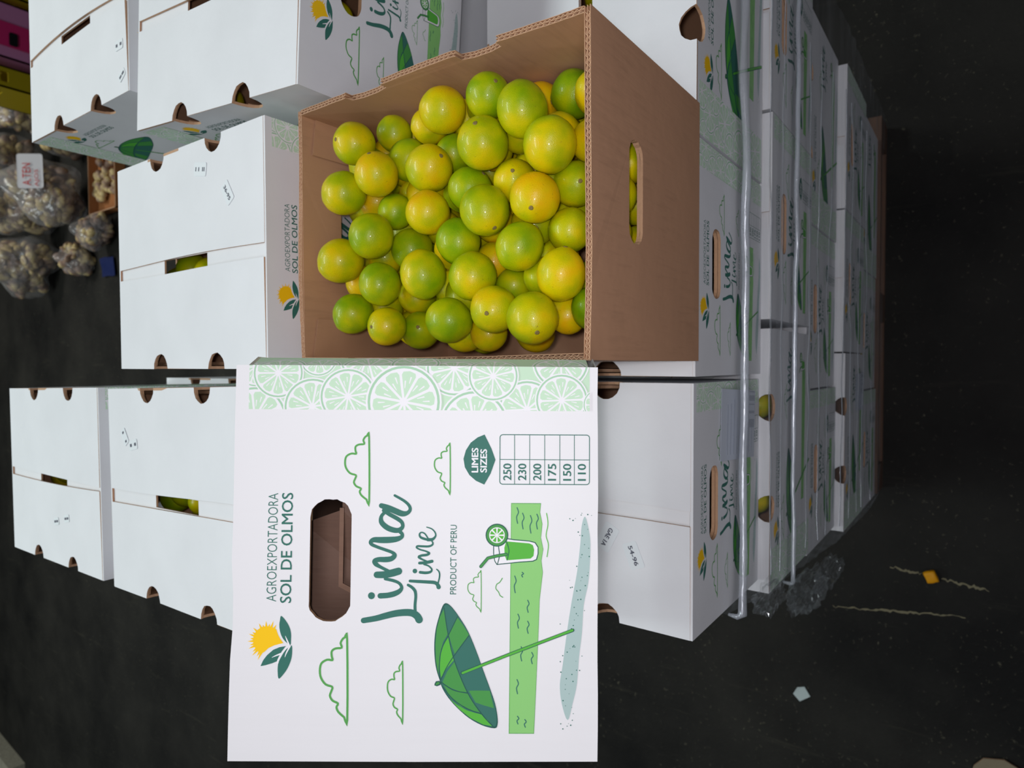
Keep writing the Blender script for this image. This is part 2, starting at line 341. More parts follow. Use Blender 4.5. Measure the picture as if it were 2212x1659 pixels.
def art_slices(A, s0, t0, s1, t1, discs):
    A.poly([(s0, t0), (s1, t0), (s1, t1), (s0, t1)], PALE, 0)
    cl = lambda p: clip(p, s0, t0, s1, t1)
    z = .5
    for (cx, cy, r, ph) in discs:
        n = 36; C = lambda q, k=n: [(cx+q*math.cos(2*math.pi*i/k), cy+q*math.sin(2*math.pi*i/k)) for i in range(k)]
        for q, m, dz in ((r, PW, 0), (r*.95, PALE2, 1), (r*.885, PW, 2)):
            P = cl(C(q))
            if P: A.fan(P, m, z+dz*.25)
        k = 10
        for i in range(k):
            a0 = ph + 2*math.pi*i/k + 0.05; a1 = ph + 2*math.pi*(i+1)/k - 0.05; am = (a0+a1)/2
            w = [(cx+r*.10*math.cos(am), cy+r*.10*math.sin(am))]
            w += [(cx+r*q*math.cos(a), cy+r*q*math.sin(a)) for a, q in ((a0, .72), (a0+.06, .80), (am, .825), (a1-.06, .80), (a1, .72))]
            P = cl(w)
            if P: A.fan(P, PALE, z+.75)
            for da, q0, q1 in ((-.12, .36, .56), (.1, .5, .68)):
                a = am+da; d = (math.cos(a), math.sin(a)); h = r*.010
                P = cl([(cx+r*q0*d[0]-d[1]*h, cy+r*q0*d[1]+d[0]*h), (cx+r*q1*d[0]-d[1]*h*2, cy+r*q1*d[1]+d[0]*h*2), (cx+r*q1*d[0]+d[1]*h*2, cy+r*q1*d[1]-d[0]*h*2), (cx+r*q0*d[0]+d[1]*h, cy+r*q0*d[1]-d[0]*h)])
                if P: A.fan(P, PW, z+1)
        z += 1.25
def art_lima(A):
    f = 1/5.53*0.4
    def st(pts, ball=None):
        q = [S(760+p[0]/5.53, 1060+p[1]/5.53) for p in pts]
        A.stroke([(q[i][0], q[i][1], pts[i][2]*f) for i in range(len(pts))], 1, PINE, 1, n=5)
    st([(135,1575,66),(280,1550,70),(400,1518,76),(520,1490,80),(640,1478,84),(720,1486,86),(775,1520,88),(800,1562,92)])
    st([(752,1462,38),(752,1380,36),(760,1290,36),(752,1225,38),(715,1180,36),(668,1152,32)])
    st([(335,1282,66),(420,1276,66),(500,1258,66),(565,1225,56),(592,1180,42),(560,1130,36),(490,1100,38),(395,1080,36)])
    st([(295,1032,78),(380,1030,84),(470,1012,90),(555,988,88)])
    st([(430,985,38),(340,940,40),(285,905,56),(268,868,56),(320,850,60),(400,850,66),(470,838,62),(508,800,54),(480,765,40),(400,735,38),(300,700,38),(235,670,42),(222,640,48),(260,615,62),(340,617,74),(440,615,76),(530,605,66),(590,580,50),(598,545,44),(570,515,44)])
    st([(390,285,40),(350,335,44),(350,400,60),(400,455,66),(470,490,66),(550,500,60),(602,460,46),(595,405,46),(540,360,50),(450,310,50),(380,262,50)])
    st([(350,205,60),(430,232,72),(520,270,74),(600,300,70),(662,290,50),(694,250,42),(680,200,38),(620,145,34),(510,82,30)])
    a, b = S(760+230/5.53, 1060+1281/5.53); A.disc(a, b, 42*f, PINE, 1)
    st([(692,1104,34),(800,1110,38),(900,1115,40),(985,1122,42),(1020,1145,44),(1034,1175,54)])
    st([(1028,1125,20),(1042,1070,20),(1046,1020,20),(1034,985,18),(1010,963,14)])
    st([(812,1000,34),(880,1006,34),(935,995,30),(952,965,22),(915,925,20),(860,905,22)])
    st([(805,890,34),(880,884,38),(955,868,38)])
    st([(890,868,20),(835,845,24),(796,818,30),(830,800,30),(890,792,32),(922,772,28),(880,748,20),(810,728,20),(772,706,22),(782,688,24),(840,690,26),(915,690,26),(960,670,24),(962,640,20),(935,612,18),(880,605,30),(820,582,28),(806,545,22),(830,523,18),(870,540,18),(905,590,18)])
    st([(905,610,40),(960,606,36),(998,565,22),(990,520,18),(950,480,16),(892,460,13)])
    a, b = S(760+750/5.53, 1060+985/5.53); A.disc(a, b, 28*f, PINE, 1)
def art_umbrella(A):
    c = CR(920, 1280, 5.185)
    out = sm([(228,140),(185,170),(140,300),(105,440),(90,600),(96,760),(115,880),(150,990),(180,1080),(250,1190),(350,1300),(480,1410),(630,1490),(770,1522),(803,1480),(802,1390),(775,1250),(720,1090),(645,890),(560,660),(470,450),(370,290),(290,185)], True, 3)
    A.poly(c(out), OUTL, 4)
    ins = [(450+(x-450)*.965, 840+(y-840)*.975) for x, y in out]; A.poly(c(ins), PINE, 5)
    for pts, m in (([(205,195),(222,330),(244,480),(190,570),(155,700),(140,850),(138,930),(110,780),(103,600),(118,430),(155,290)], MIDG),
                   ([(252,515),(285,640),(315,768),(240,850),(165,965),(150,850),(165,700),(200,590)], BRG),
                   ([(352,298),(420,390),(482,492),(400,600),(322,706),(285,600),(254,490)], MIDG),
                   ([(318,790),(390,960),(455,1125),(370,1115),(280,1080),(180,1020),(235,900)], MIDG),
                   ([(478,1108),(600,1106),(715,1108),(762,1300),(650,1270),(556,1238)], MIDG),
                   ([(195,1045),(300,1100),(400,1130),(472,1142),(540,1250),(602,1345),(500,1325),(380,1275),(270,1180)], MIDG),
                   ([(262,1195),(350,1265),(460,1325),(560,1355),(625,1365),(690,1430),(748,1500),(640,1480),(500,1410),(370,1310)], BRG)):
        A.poly(c(pts), m, 6)
    for l in ([(200,190),(245,480),(318,780),(465,1130),(620,1360),(755,1505)], [(352,290),(250,495),(170,660),(148,850),(158,985)], [(482,495),(322,710),(230,850),(165,990)], [(165,1010),(300,1100),(470,1135)], [(180,1060),(300,1200),(450,1300),(620,1365)]):
        A.stroke(c(l), 0.75, OUTL, 7)
    A.poly(c([(110,1005),(150,1000),(168,1025),(160,1045),(120,1060),(92,1050),(95,1030)]), OUTL, 8); A.poly(c([(118,1018),(146,1012),(150,1030),(118,1046),(104,1044)]), MIDG, 9)
    A.stroke([S(998, 1456), S(1098, 1417), S(1238, 1364)], 2.9, OUTL, 8, smooth=False); A.stroke([S(999, 1456), S(1098, 1417), S(1237, 1364)], 1.9, BRG, 9, smooth=False)
def art_shore(A):
    A.poly([S(1104,1090), S(1169,1090), S(1167,1110), S(1172,1135), S(1169,1165), S(1174,1190), S(1170,1215), S(1173,1240), S(1166,1300), S(1164,1360), S(1161,1430), S(1158,1500), S(1154,1585), S(1099,1585)], LINEG, 1)
    A.poly([S(1105,1091.5), S(1168,1091.5), S(1166,1110), S(1171,1135), S(1168,1165), S(1173,1190), S(1169,1215), S(1172,1240), S(1165,1300), S(1163,1360), S(1160,1430), S(1157,1500), S(1153,1583.5), S(1100.5,1583.5)], SEA, 2)
    for x, y, h in ((1117,1100,34),(1129,1112,34),(1146,1117,38),(1160,1114,32),(1112,1248,36),(1128,1240,10),(1119,1330,30),(1140,1345,26),(1126,1400,30),(1149,1412,24),(1117,1470,30),(1140,1300,26),(1118,1548,16),(1134,1555,16)):
        A.stroke([S(x, y), S(x+3, y+h*.3), S(x-1, y+h*.6), S(x+1, y+h)], 0.95, PINE, 3)
    A.stroke([S(1181,1112), S(1184,1135), S(1180,1160), S(1185,1180), S(1182,1206)], 0.8, BRG, 2)
    A.poly([S(*p) for p in sm([(1265,1119),(1275,1160),(1276,1200),(1272,1260),(1262,1310),(1258,1370),(1252,1420),(1247,1480),(1238,1520),(1227,1556),(1214,1520),(1210,1480),(1216,1440),(1221,1400),(1228,1350),(1236,1300),(1247,1240),(1254,1180),(1257,1140)], True, 4)], SAND, 1)
    r = random.Random(5)
    for i in range(70):
        y = r.uniform(1110, 1575); xb = 1262 - (y-1120)*0.08; x = xb + r.gauss(0, 13)
        if 1195 < x < 1284: q = S(x, y); A.disc(q[0], q[1], r.uniform(.25, .65), PINE, 3, 7)
def art_drink(A):
    c = CR(1000, 1060, 4.88)
    A.poly(c([(318,600),(375,503),(540,530),(700,543),(765,560),(797,610),(798,680),(782,745),(740,765),(600,775),(355,802),(330,760),(318,680)]), OUTL, 4)
    A.poly(c([(328,605),(382,515),(540,540),(700,553),(758,568),(788,615),(788,680),(772,738),(735,755),(600,765),(360,792),(338,755),(328,680)]), PW, 5)
    A.poly(c([(455,552),(700,572),(738,590),(752,640),(745,705),(715,732),(460,752),(440,700),(436,620)]), BRG, 6)
    A.stroke(c([(460,555),(485,650),(465,750)]), 0.7, OUTL, 7); A.stroke(c([(385,515),(375,600),(385,700),(362,795)]), 0.8, OUTL, 7)
    A.stroke(c([(188,818),(262,730),(360,705),(455,690)]), 2.9, OUTL, 8, smooth=False); A.stroke(c([(188,818),(262,730),(360,705),(455,690)]), 1.8, MIDG, 9, smooth=False)
    cx, cy = c([(358,487)])[0]; k = 0.4/4.88*1.0
    A.disc(cx, cy, 122*k, OUTL, 8, 28); A.disc(cx, cy, 111*k, MIDG, 9, 28); A.disc(cx, cy, 84*k, PW, 10, 28)
    for i in range(8):
        a0 = i*math.pi/4+.12; a1 = (i+1)*math.pi/4-.12
        A.poly([(cx+14*k*math.cos((a0+a1)/2), cy+14*k*math.sin((a0+a1)/2))]+[(cx+74*k*math.cos(a), cy+74*k*math.sin(a)) for a in (a0, (a0+a1)/2, a1)], BRG, 11)
def art_words(A):
    s0, _ = S(590, 1305); s1, _ = S(590, 1071); A.text('AGROEXPORTADORA', s0, s1, S(598.5, 1190)[1], 8.6, PINE, 1, -0.008)
    s0, _ = S(590, 1308); s1, _ = S(590, 1070); A.text('SOL DE OLMOS', s0, s1, S(631, 1190)[1], 9.9, PINE, 1, 0.012)
def art_table(A):
    c = CR(480, 750, 2.665)
    A.poly(c([(1510,508),(1470,525),(1430,556),(1402,600),(1388,650),(1396,700),(1422,745),(1460,778),(1508,800),(1545,735),(1573,655),(1550,590)]), PINE, 1)
    s0, _ = S(1025, 750+730/2.665); s1, _ = S(1025, 750+586/2.665)
    A.text('LIMES', s0, s1, S(480+1474/2.665, 996)[1], 15.0/2.5, PW, 2, 0.03); A.text('SIZES', s0, s1-1, S(480+1524/2.665, 996)[1], 15.0/2.5, PW, 2, 0.03)
    w = 0.75; x0, x1, y0, y1 = 1597, 2116, 508, 797
    a0, b0 = c([(x0, y1)])[0]; a1, b1 = c([(x1, y0)])[0]
    rr = rrect((a0+a1)/2, (b0+b1)/2, a1-a0, b1-b0, 2.6, 4); A.stroke(rr, w, PINE, 1, closed=True, n=1, smooth=False)
    for x in (1683, 1770, 1857, 1944, 2028): q = c([(x, y1), (x, y0)]); A.stroke(q, w*.8, PINE, 1, smooth=False, cap=False)
    q = c([(x0, 653), (x1, 653)]); A.stroke(q, w*.8, PINE, 1, smooth=False, cap=False)
    for i, (t, xb) in enumerate((('250', 1665), ('230', 1751), ('200', 1838), ('175', 1924), ('150', 2011), ('110', 2096))):
        q = c([(xb, 775), (xb, 676)]); A.text(t, q[0][0], q[1][0], q[0][1], 7.4, PINE, 1, 0.022)
BAND = lambda w: [(2, 30, 17, .3), (w*.55, 52, 22, .8), (3, 92, 22, .2), (w*.85, 20, 20, .5), (w*.62, 118, 26, .1), (w*.1, 145, 24, .6), (w*.95, 168, 26, .35), (w*.25, 192, 30, .9), (w*.9, 225, 24, .15), (w*.15, 246, 24, .5), (w*.62, 275, 27, .75), (w*.05, 300, 22, .2), (w*.95, 72, 20, .4)]
def front_art():
    A = Art(); bw = 42
    c = CR(480, 750, 2.665); s0, t0 = S(538, 888); s1 = 343.0; t1 = S(1274, 888)[1]
    D = [(x, y, r, ph) for x, y, r, ph in [(555,60,115,.2),(190,420,190,.5),(195,120,120,.9),(835,60,165,.35),(1335,120,168,.1),(1950,75,170,.6),(325,155,150,.3),(520,350,170,.8),(1755,360,175,.25),(1450,450,205,.45),(1560,165,150,.7),(725,290,168,.15),(1955,305,158,.9),(1045,320,222,.5),(2170,330,95,.3)]]
    art_slices(A, s0, t0, s1, t1, [(*c([(x, y)])[0], r/2.665*0.403, ph) for x, y, r, ph in D])
    art_logo(A); art_words(A); art_lima(A); art_umbrella(A); art_shore(A); art_drink(A); art_table(A)
    for x0, x1, y0, y1, w_ in ((690, 749, 1385, 1557, 1.9), (745, 797, 948, 1089, 1.7), (836, 869, 1440, 1558, 1.3), (938, 972, 967, 1067, 1.2), (1010, 1039, 1242, 1322, 0.8)): art_cloud(A, x0, x1, y0, y1, w_)
    s0, _ = S(978, 1288); s1, _ = S(978, 1138); A.text('PRODUCT OF PERU', s0, s1, S(986, 1200)[1], 5.6, PINE, 1, 0.004)
    q = [S(1072, 1255), S(1070, 1268), S(1076, 1280), S(1084, 1294)]; A.stroke([S(1085,1253), S(1079,1262), S(1073,1266), S(1071,1275), S(1077,1283), S(1080,1290), S(1086,1294)], .8, LINEG, 1)
    return A
def moved(A, fn, dx, kx=1.0, dy=0, ky=1.0, s_ref=0, t_ref=0, dz=0):
    B = Art(); fn(B)
    for kind, data, mat, z in B.items:
        g = lambda p: (s_ref + dx + (p[0]-s_ref)*kx, t_ref + dy + (p[1]-t_ref)*ky) + tuple(p[2:])
        A.items.append((kind, [g(p) for p in data] if kind == 'p' else ([g(p) for p in data[0]], data[1]), mat, z+dz))
def side_art():
    A = Art(); art_slices(A, 0.0, 10.5, 70.0, 312.0, [(x*1.6, y, r*1.25, ph) for x, y, r, ph in BAND(42)])
    moved(A, art_logo, -5, dy=12); moved(A, art_words, -2, dy=14); moved(A, art_lima, 192, 0.86, s_ref=122); moved(A, art_umbrella, 55, 1.7, dy=-44, ky=1.6, s_ref=82, t_ref=205)
    moved(A, art_shore, 95, 1.3, s_ref=25); moved(A, art_drink, 195)
    moved(A, lambda B: art_cloud(B, 745, 797, 948, 1089, 1.5), 60); moved(A, lambda B: art_cloud(B, 836, 869, 1440, 1558, 1.2), 60)
    moved(A, lambda B: art_cloud(B, 690, 749, 1385, 1557, 1.7), 40)
    return A
ART_F = front_art().mesh('printed_artwork'); ART_S = side_art().mesh('printed_artwork')
# ---------------------------------------------------------------- setting
FZ = -1.68
bm = bmesh.new(); box(bm, -7, 8, -4, 13, FZ-0.1, FZ); link('floor', finish(bm, 'floor', [FLOORM]), kind='structure')
bm = bmesh.new(); box(bm, -7, 8, 13, 13.2, FZ, 4.2); link('wall_back', finish(bm, 'wall', [CONC]), kind='structure')
bm = bmesh.new(); box(bm, -7.2, -7, -4, 13.2, FZ, 4.2); link('wall_left', finish(bm, 'wall', [CONC]), kind='structure')
bm = bmesh.new(); box(bm, 8, 8.2, -4, 13.2, FZ, 4.2); link('wall_right', finish(bm, 'wall', [CONC]), kind='structure')

# ---------------------------------------------------------------- cartons
CW, CD, CH, CT = 0.343, 0.436, 0.320, 0.004
NY = (0.129, 0.296)            # the two vent notches on each side fold
SLOT = (0.155, 0.284)
def arc(cx, cy, rx, ry, a0, a1, n=9, wob=0.0006):
    return [(cx+rx*math.cos(R(a0+(a1-a0)*i/n))+rnd.uniform(-wob, wob), cy+ry*math.sin(R(a0+(a1-a0)*i/n))+rnd.uniform(-wob, wob)) for i in range(n+1)]
def wall_top(W, H, notches, depth, half=0.0225):
    """outline (a, b) of a wall, notches let into its top edge, counter-clockwise"""
    pts = [(0, 0), (W, 0), (W, H)]
    for c in sorted(notches, reverse=True): pts += arc(c, H, half, depth, 0, -180)
    pts += [(0, H)]
    return pts
def faces4(W, D, ins=0.0):
    return dict(front=(W-2*ins, lambda a, b, n: (a+ins, ins-n, b)), back=(W-2*ins, lambda a, b, n: (W-ins-a, D-ins+n, b)),
                left=(D-2*ins, lambda a, b, n: (ins-n, D-ins-a, b)), right=(D-2*ins, lambda a, b, n: (W-ins+n, ins+a, b)))
def carton_body(W, D, H, t=CT, mat_rim=0, warp=None):
    bm = bmesh.new(); fc = faces4(W, D)
    hole = lambda w: [rrect(w/2, H-0.085, 0.106, 0.037, 0.017, 6, 0.0004)]
    for k in ('front', 'back'): w_, T = fc[k]; panel(bm, [(0, 0), (w_, 0), (w_, H-0.0005), (0, H-0.0005)], hole(w_), T, t, 0, 1, mat_rim, 2)
    fc2 = {'left': (D-2*t, lambda a, b, n: (-n, D-t-a, b)), 'right': (D-2*t, lambda a, b, n: (W+n, t+a, b))}
    for k in ('left', 'right'):
        w_, T = fc2[k]; ns = [c-t if k == 'right' else D-t-c for c in NY]
        panel(bm, wall_top(w_, H-0.0005, ns, 0.033), [], T, t, 0, 1, 2)
    return bm
def seam(kind):
    """x of the seam line against y for the right and the left top flap"""
    m = CW/2+0.002
    if kind == 0: return (lambda y: m+0.003*math.sin(y*9)-0.001, lambda y: m-0.021+0.001*math.sin(y*14))
    if kind == 1: return (lambda y: m+0.002+0.004*math.cos(y*8), lambda y: m-0.022-0.006*(y/CD-.4))
    if kind == 2: return (lambda y: m-0.004+0.010*(y/CD-.4), lambda y: m-0.018+0.014*(y/CD-.5)**2)
    return (lambda y: m+0.004-0.05*(y/CD-.5)**2, lambda y: m-0.020-0.012*(y/CD-.5)**2)
def flap_mesh(side, kind, lift):
    fr, flf = seam(kind); ys = [0.0035 + (CD-0.007)*i/16 for i in range(17)]; bm = bmesh.new(); rr = 0.006
    if side == 'right':
        pts = [(fr(y), y) for y in ys][::-1]     # down the seam, back to front
        outer = [(CW, 0.0035)]
        for c in NY: outer += arc(CW, c, 0.024, 0.0225, -90, -270)
        outer += [(CW, CD-0.0035)] + pts
        T = lambda a, b, n: (a, b, CH + n + lift*(CW-a)/(CW/2)*(0.4+0.6*math.sin(b*7)))
    else:
        pts = [(flf(y), y) for y in ys]
        outer = pts + [(0, CD-0.0035)]
        for c in reversed(NY): outer += arc(0, c, 0.024, 0.0225, 90, -90)
        outer += [(0, 0.0035)]
        T = lambda a, b, n: (a, b, CH + n + lift*a/(CW/2)*(0.5+0.5*math.cos(b*8)))
    panel(bm, outer, [], T, 0.0035, 0, 1, 2)
    return finish(bm, 'flap', [WHITE, KRAFT, EDGE])
def inner_flap_mesh():
    bm = bmesh.new(); m = CW/2+0.002
    outer = [(0.004, 0.001), (CW-0.004, 0.001)]
    for c in NY: outer += arc(CW-0.004, c, 0.022, 0.024, -90, -270)
    outer += [(CW-0.004, CD-0.001), (0.004, CD-0.001)]
    for c in reversed(NY): outer += arc(0.004, c, 0.022, 0.024, 90, -90)
    panel(bm, outer, [[(m-0.0215, SLOT[0]), (m+0.001, SLOT[0]), (m+0.001, SLOT[1]), (m-0.0215, SLOT[1])]], lambda a, b, n: (a, b, CH-0.0037+n), 0.003, 0, 1, 2)
    return finish(bm, 'inner_flap', [WHITE, KRAFT, EDGE])
def inner_tray_mesh(W=CW, D=CD, H=0.288):
    bm = bmesh.new(); ins = 0.0055; t = 0.005; fc = faces4(W, D, ins)
    for k in ('front', 'back'):
        w_, T = fc[k]; panel(bm, [(0, 0), (w_, 0), (w_, H), (0, H)], [rrect(w_/2, CH-0.087, 0.108, 0.040, 0.018, 5)], T, t, 0, 0, 1, 1)
    for k in ('left', 'right'):
        w_, T = fc[k]; ns = [(c-ins) if k == 'right' else (w_-(c-ins)) for c in NY]
        panel(bm, wall_top(w_, H, ns, 0.020, 0.03), [], T, t, 0, 0, 1)
    box(bm, ins+t, W-ins-t, ins+t, D-ins-t, 0.0, 0.004, 0)
    return finish(bm, 'inner_tray', [KRAFT, EDGE])
BODY = finish(carton_body(CW, CD, CH), 'carton_body', [WHITE, KRAFT, EDGE])
FLAPS = [(flap_mesh('left', k, l), flap_mesh('right', k, r)) for k, l, r in ((0, 0.0018, 0.0), (1, -0.001, 0.0015), (2, 0.001, 0.001), (3, 0.004, 0.001))]
INFLAP = inner_flap_mesh(); TRAY = inner_tray_mesh()
LIFT = ((0.0018, 0.0), (-0.001, 0.0015), (0.001, 0.001), (0.004, 0.001))
def sticker(parent, x, y, rot, body, s=1.0, kind=0):
    dz = LIFT[kind][0]*x/(CW/2)*(0.5+0.5*math.cos(y*8)) if x < CW/2 else LIFT[kind][1]*(CW-x)/(CW/2)*(0.4+0.6*math.sin(y*7))
    bm = bmesh.new(); panel(bm, rrect(0, 0, 0.040*s, 0.024*s, 0.003, 3), [], lambda a, b, n: (a, b, n), 0.0003, 0, 0, 0)
    o = link('price_sticker', finish(bm, 'price_sticker', [PAPER]), parent, (x, y, CH+0.0008+dz), (0, 0, rot))
    A = Art(); A.text(body, -15*s, 15*s, 3.6*s, 7.2*s, INK, 0, 0.03)
    me = A.mesh('sticker_lettering', height=0); me.transform(Matrix(((1,0,0,0),(0,0,1,0),(0,-1,0,0.0001),(0,0,0,1))))
    link('lettering', me, o)
def carton(label, x, y, z, yaw=0, sx=1.0, sz=0.958, sy=1.0, kind=0, art=('f', 's'), top=True, group='white printed lime cartons', tray=True, stickers=()):
    t = thing('lime_carton', label, 'carton', (x, y, z), (0, 0, R(yaw)), (sx, sy, sz), group)
    link('carton_body', BODY, t)
    if top:
        link('inner_flap', INFLAP, t); link('top_flap', FLAPS[kind][0], t); link('top_flap', FLAPS[kind][1], t)
    if tray: link('inner_tray', TRAY, t)
    if 'f' in art: link('printed_artwork', ART_F, t)
    if 'l' in art: o = link('printed_artwork', ART_S, t, (0, CD, 0), (0, 0, R(-90)))
    if 'r' in art: o = link('printed_artwork', ART_S, t, (CW, 0, 0), (0, 0, R(90)))
    for s in stickers: sticker(t, *s, kind=kind)
    return t
P = 0.308
# top layer
cA = carton('closed white carton left of the open lime box, its lid slot showing limes', -0.012, 0.487, 0, kind=0, art='flr', stickers=((0.299, 0.164, R(-100), '11 II', .85), (0.253, 0.092, R(213), '36-95', .85)))
cC = carton('speckled white carton partly hidden by the upright printed carton, lime slot open', -0.378, 0.478, 0, yaw=1.5, sz=1.03, kind=1, art='fr', stickers=((0.262, 0.375, R(215), '11', .7), (0.250, 0.345, R(-80), 'II', .7)))
cB = carton('white carton at the top edge with sun logo face above the open box', 0.354, 0.414, 0, yaw=-4.2, kind=2, art='fl')
cG = carton('upper left white carton whose green umbrella side shows, below the pink crate', 0.459, 0.872, 0, kind=3, art='fl', stickers=((0.083, 0.030, R(-90), 'II', .7), (0.031, 0.024, R(-60), '--', .6)))
cD = carton('leftmost white carton of the lower row, farthest from the upright carton', -0.388, 0.955, 0, yaw=1.2, sz=1.03, kind=2, art='fr', stickers=((0.083, 0.20, R(-80), '--', .6), (0.094, 0.15, R(-80), '--', .6)))
# upper layer of the stack (front row)
cE = carton('white carton below the upright printed carton, two paper stickers on its top', -0.376, 0.004, -P, sx=1.0, kind=0, art='fl', stickers=((0.121, 0.126, R(152), 'GAE 1A', 1.0), (0.101, 0.085, R(203), '54-96', .95)))
cF = carton('white carton directly under the brown open box', -0.024, 0.002, -P, sx=0.915, kind=1, art='f')
cH = carton('sideways white carton at the top edge, right of the open box', 0.731, 0.002, -P, yaw=90, kind=0, art='l')
# second layer
cJ = carton('sideways white carton with two round vent holes under the film', 0.052, -0.014, -2*P, yaw=90, sy=1.03, kind=0, art='l')
cK = carton('white carton in the second layer under the film with long handle slot', 0.068, -0.014, -2*P, kind=1, art='f')
cM = carton('white carton in the second layer at the top edge of the photo', 0.417, -0.012, -2*P, kind=2, art='f')
# third to fifth layers
rows = (('third', -3*P, -0.407, -0.010, 0), ('fourth', -4*P, -0.418, -0.030, 1), ('bottom', -5*P, -0.430, -0.022, 0))
for nm, z, x0, y0, mode in rows:
    if mode == 0:
        carton('film wrapped carton of the %s layer, at the lower corner of the stack' % nm, x0, y0, z, art='f')
        carton('film wrapped carton of the %s layer, in the middle of the row' % nm, x0+0.347, y0+0.004, z, kind=1, art='f')
        carton('film wrapped sideways carton of the %s layer, toward the top edge' % nm, x0+0.347*2+0.436, y0+0.002, z, yaw=90, art='l')
    else:
        carton('film wrapped sideways carton of the %s layer, at the lower corner of the stack' % nm, x0+0.436, y0, z, yaw=90, art='l')
        carton('film wrapped carton of the %s layer, in the middle of the row' % nm, x0+0.440, y0+0.004, z, kind=1, art='f')
        carton('film wrapped carton of the %s layer, toward the top edge' % nm, x0+0.787, y0+0.002, z, art='f')
# cartons behind, which carry the top ones (almost nothing of them shows)
HG = 'cartons inside the stack'
for k in range(1, 6):
    z = -k*P; lab = 'white carton inside the stack, hidden behind and below the visible ones'
    for x, y, yaw in ((-0.385, 0.462, 0), (-0.030, 0.462, 0), (0.760, 0.445, 90)) if k in (1, 3, 5) else ((0.060, 0.445, 90), (0.066, 0.445, 0), (0.414, 0.445, 0)):
        carton(lab, x, y, z, yaw=yaw, art='', tray=False, top=(k == 1), group=HG)
    carton(lab, -0.380, 0.955, z, art='', tray=False, top=(k == 1), group=HG)
    carton(lab, 0.459, 0.905, z, art='', tray=False, top=(k == 1), group=HG)
# pallets
def pallet(label, x, y, w, d):
    t = thing('wooden_pallet', label, 'pallet', (x, y, FZ))
    for i in range(7):
        bm = bmesh.new(); box(bm, 0, w, 0, 0.1, 0, 0.02); link('deck_board', finish(bm, 'deck_board', [WOOD]), t, (0, i*(d-0.1)/6, 0.119))
    for i in range(3):
        bm = bmesh.new(); box(bm, 0, w, 0, 0.1, 0, 0.02); link('bottom_board', finish(bm, 'bottom_board', [WOOD]), t, (0, i*(d-0.1)/2, 0))
    for i in range(3):
        bm = bmesh.new(); box(bm, 0, 0.09, 0, d, 0, 0.098); link('stringer', finish(bm, 'stringer', [WOOD]), t, (i*(w-0.09)/2, 0, 0.0205))
pallet('wooden pallet under the wrapped carton stack', -0.425, -0.030, 1.20, 0.96)
pallet('wooden pallet behind, under the farther cartons', -0.42, 0.94, 1.25, 0.5)

# ---------------------------------------------------------------- upright empty lid carton leaning in front
LD = 0.388
p0 = Vector((-0.353, -0.038, 0.339)); p1 = Vector((-0.010, -0.027, 0.318)); p2 = Vector((-0.349, 0.219, 0.529)); p3 = Vector((-0.007, 0.230, 0.508))
ex = ((p1-p0)+(p3-p2)).normalized(); ez = ((p2-p0)+(p3-p1)); ez = (ez-ex*ez.dot(ex)).normalized(); ey = ez.cross(ex)
lid = thing('lime_carton', 'big upright printed carton facing the camera, with beach umbrella print and empty handle hole', 'carton', (0, 0, 0))
ml = Matrix((ex, ey, ez)).transposed().to_4x4(); ml.translation = (p0+p1+p2+p3)/4 - ex*CW/2 - ez*CH/2
lid.matrix_world = ml; lid['group'] = 'white printed lime cartons'
bm = bmesh.new()
OUT = 0.030    # the open carton splays towards its back right corner
edge = lambda: [(0, 0)] + [(CW*i/12, rnd.uniform(-.0004, .0004)) for i in range(1, 12)] + [(CW, 0.0), (CW+.0004, CH*.5), (CW, CH)] + [(CW*i/12, CH + rnd.uniform(-.0003, .0003) - (0.0018 if i in (4, 5) else 0)) for i in range(11, 0, -1)] + [(0, CH), (-.0004, CH*.5)]
panel(bm, edge(), [rrect(0.1725, CH-0.0855, 0.1057, 0.0362, 0.0165, 7, 0.0005)], lambda a, b, n: (a, -n, b), 0.004, 0, 1, 2, 2)
panel(bm, [(0, 0), (CW+OUT, 0), (CW+OUT, CH), (0, CH)], [rrect(0.17, CH-0.0855, 0.1057, 0.0362, 0.0165)], lambda a, b, n: (CW+OUT-a, LD+n, b), 0.004, 0, 1, 0, 2)
panel(bm, wall_top(LD-0.008, CH-0.006, [0.13, 0.29], 0.03), [], lambda a, b, n: (-n, LD-0.004-a, b), 0.004, 0, 1, 2)
bow = lambda d: 0.0145*min(1, d/.034) + (OUT-.0145)*max(0, d-.034)/(LD-.034)
q = [p for p in wall_top(LD-0.008, CH-0.006, [0.13, 0.29], 0.03)]
q = [q[0], (0.030, 0)] + q[1:] + [(0.030, CH-0.006)]; q = q[:-2] + [q[-1], q[-2]]
panel(bm, q, [], lambda a, b, n: (CW+n-0.0045+bow(a+.004), 0.004+a, b), 0.004, 0, 1, 0)
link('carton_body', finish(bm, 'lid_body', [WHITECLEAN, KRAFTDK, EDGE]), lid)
link('printed_artwork', ART_F, lid)
A = Art(); cc = CR(480, 750, 2.665)
art_slices(A, 0.0, 10.0, 29.0, 313.0, [(cc([(x, y)])[0][0]-343, cc([(x, y)])[0][1], r/2.665*0.403, ph) for x, y, r, ph in ((555,60,115,.2),(195,120,120,.9),(835,60,165,.35),(1335,120,168,.1),(1950,75,170,.6),(325,100,150,.3),(1560,95,150,.7),(1100,20,150,.5))])
o = link('printed_artwork', A.mesh('corner_print'), lid, (CW-0.0043+bow(.004), 0.004, 0), (0, 0, math.atan2(0.030, bow(.034)-bow(.004))))
bm = bmesh.new()
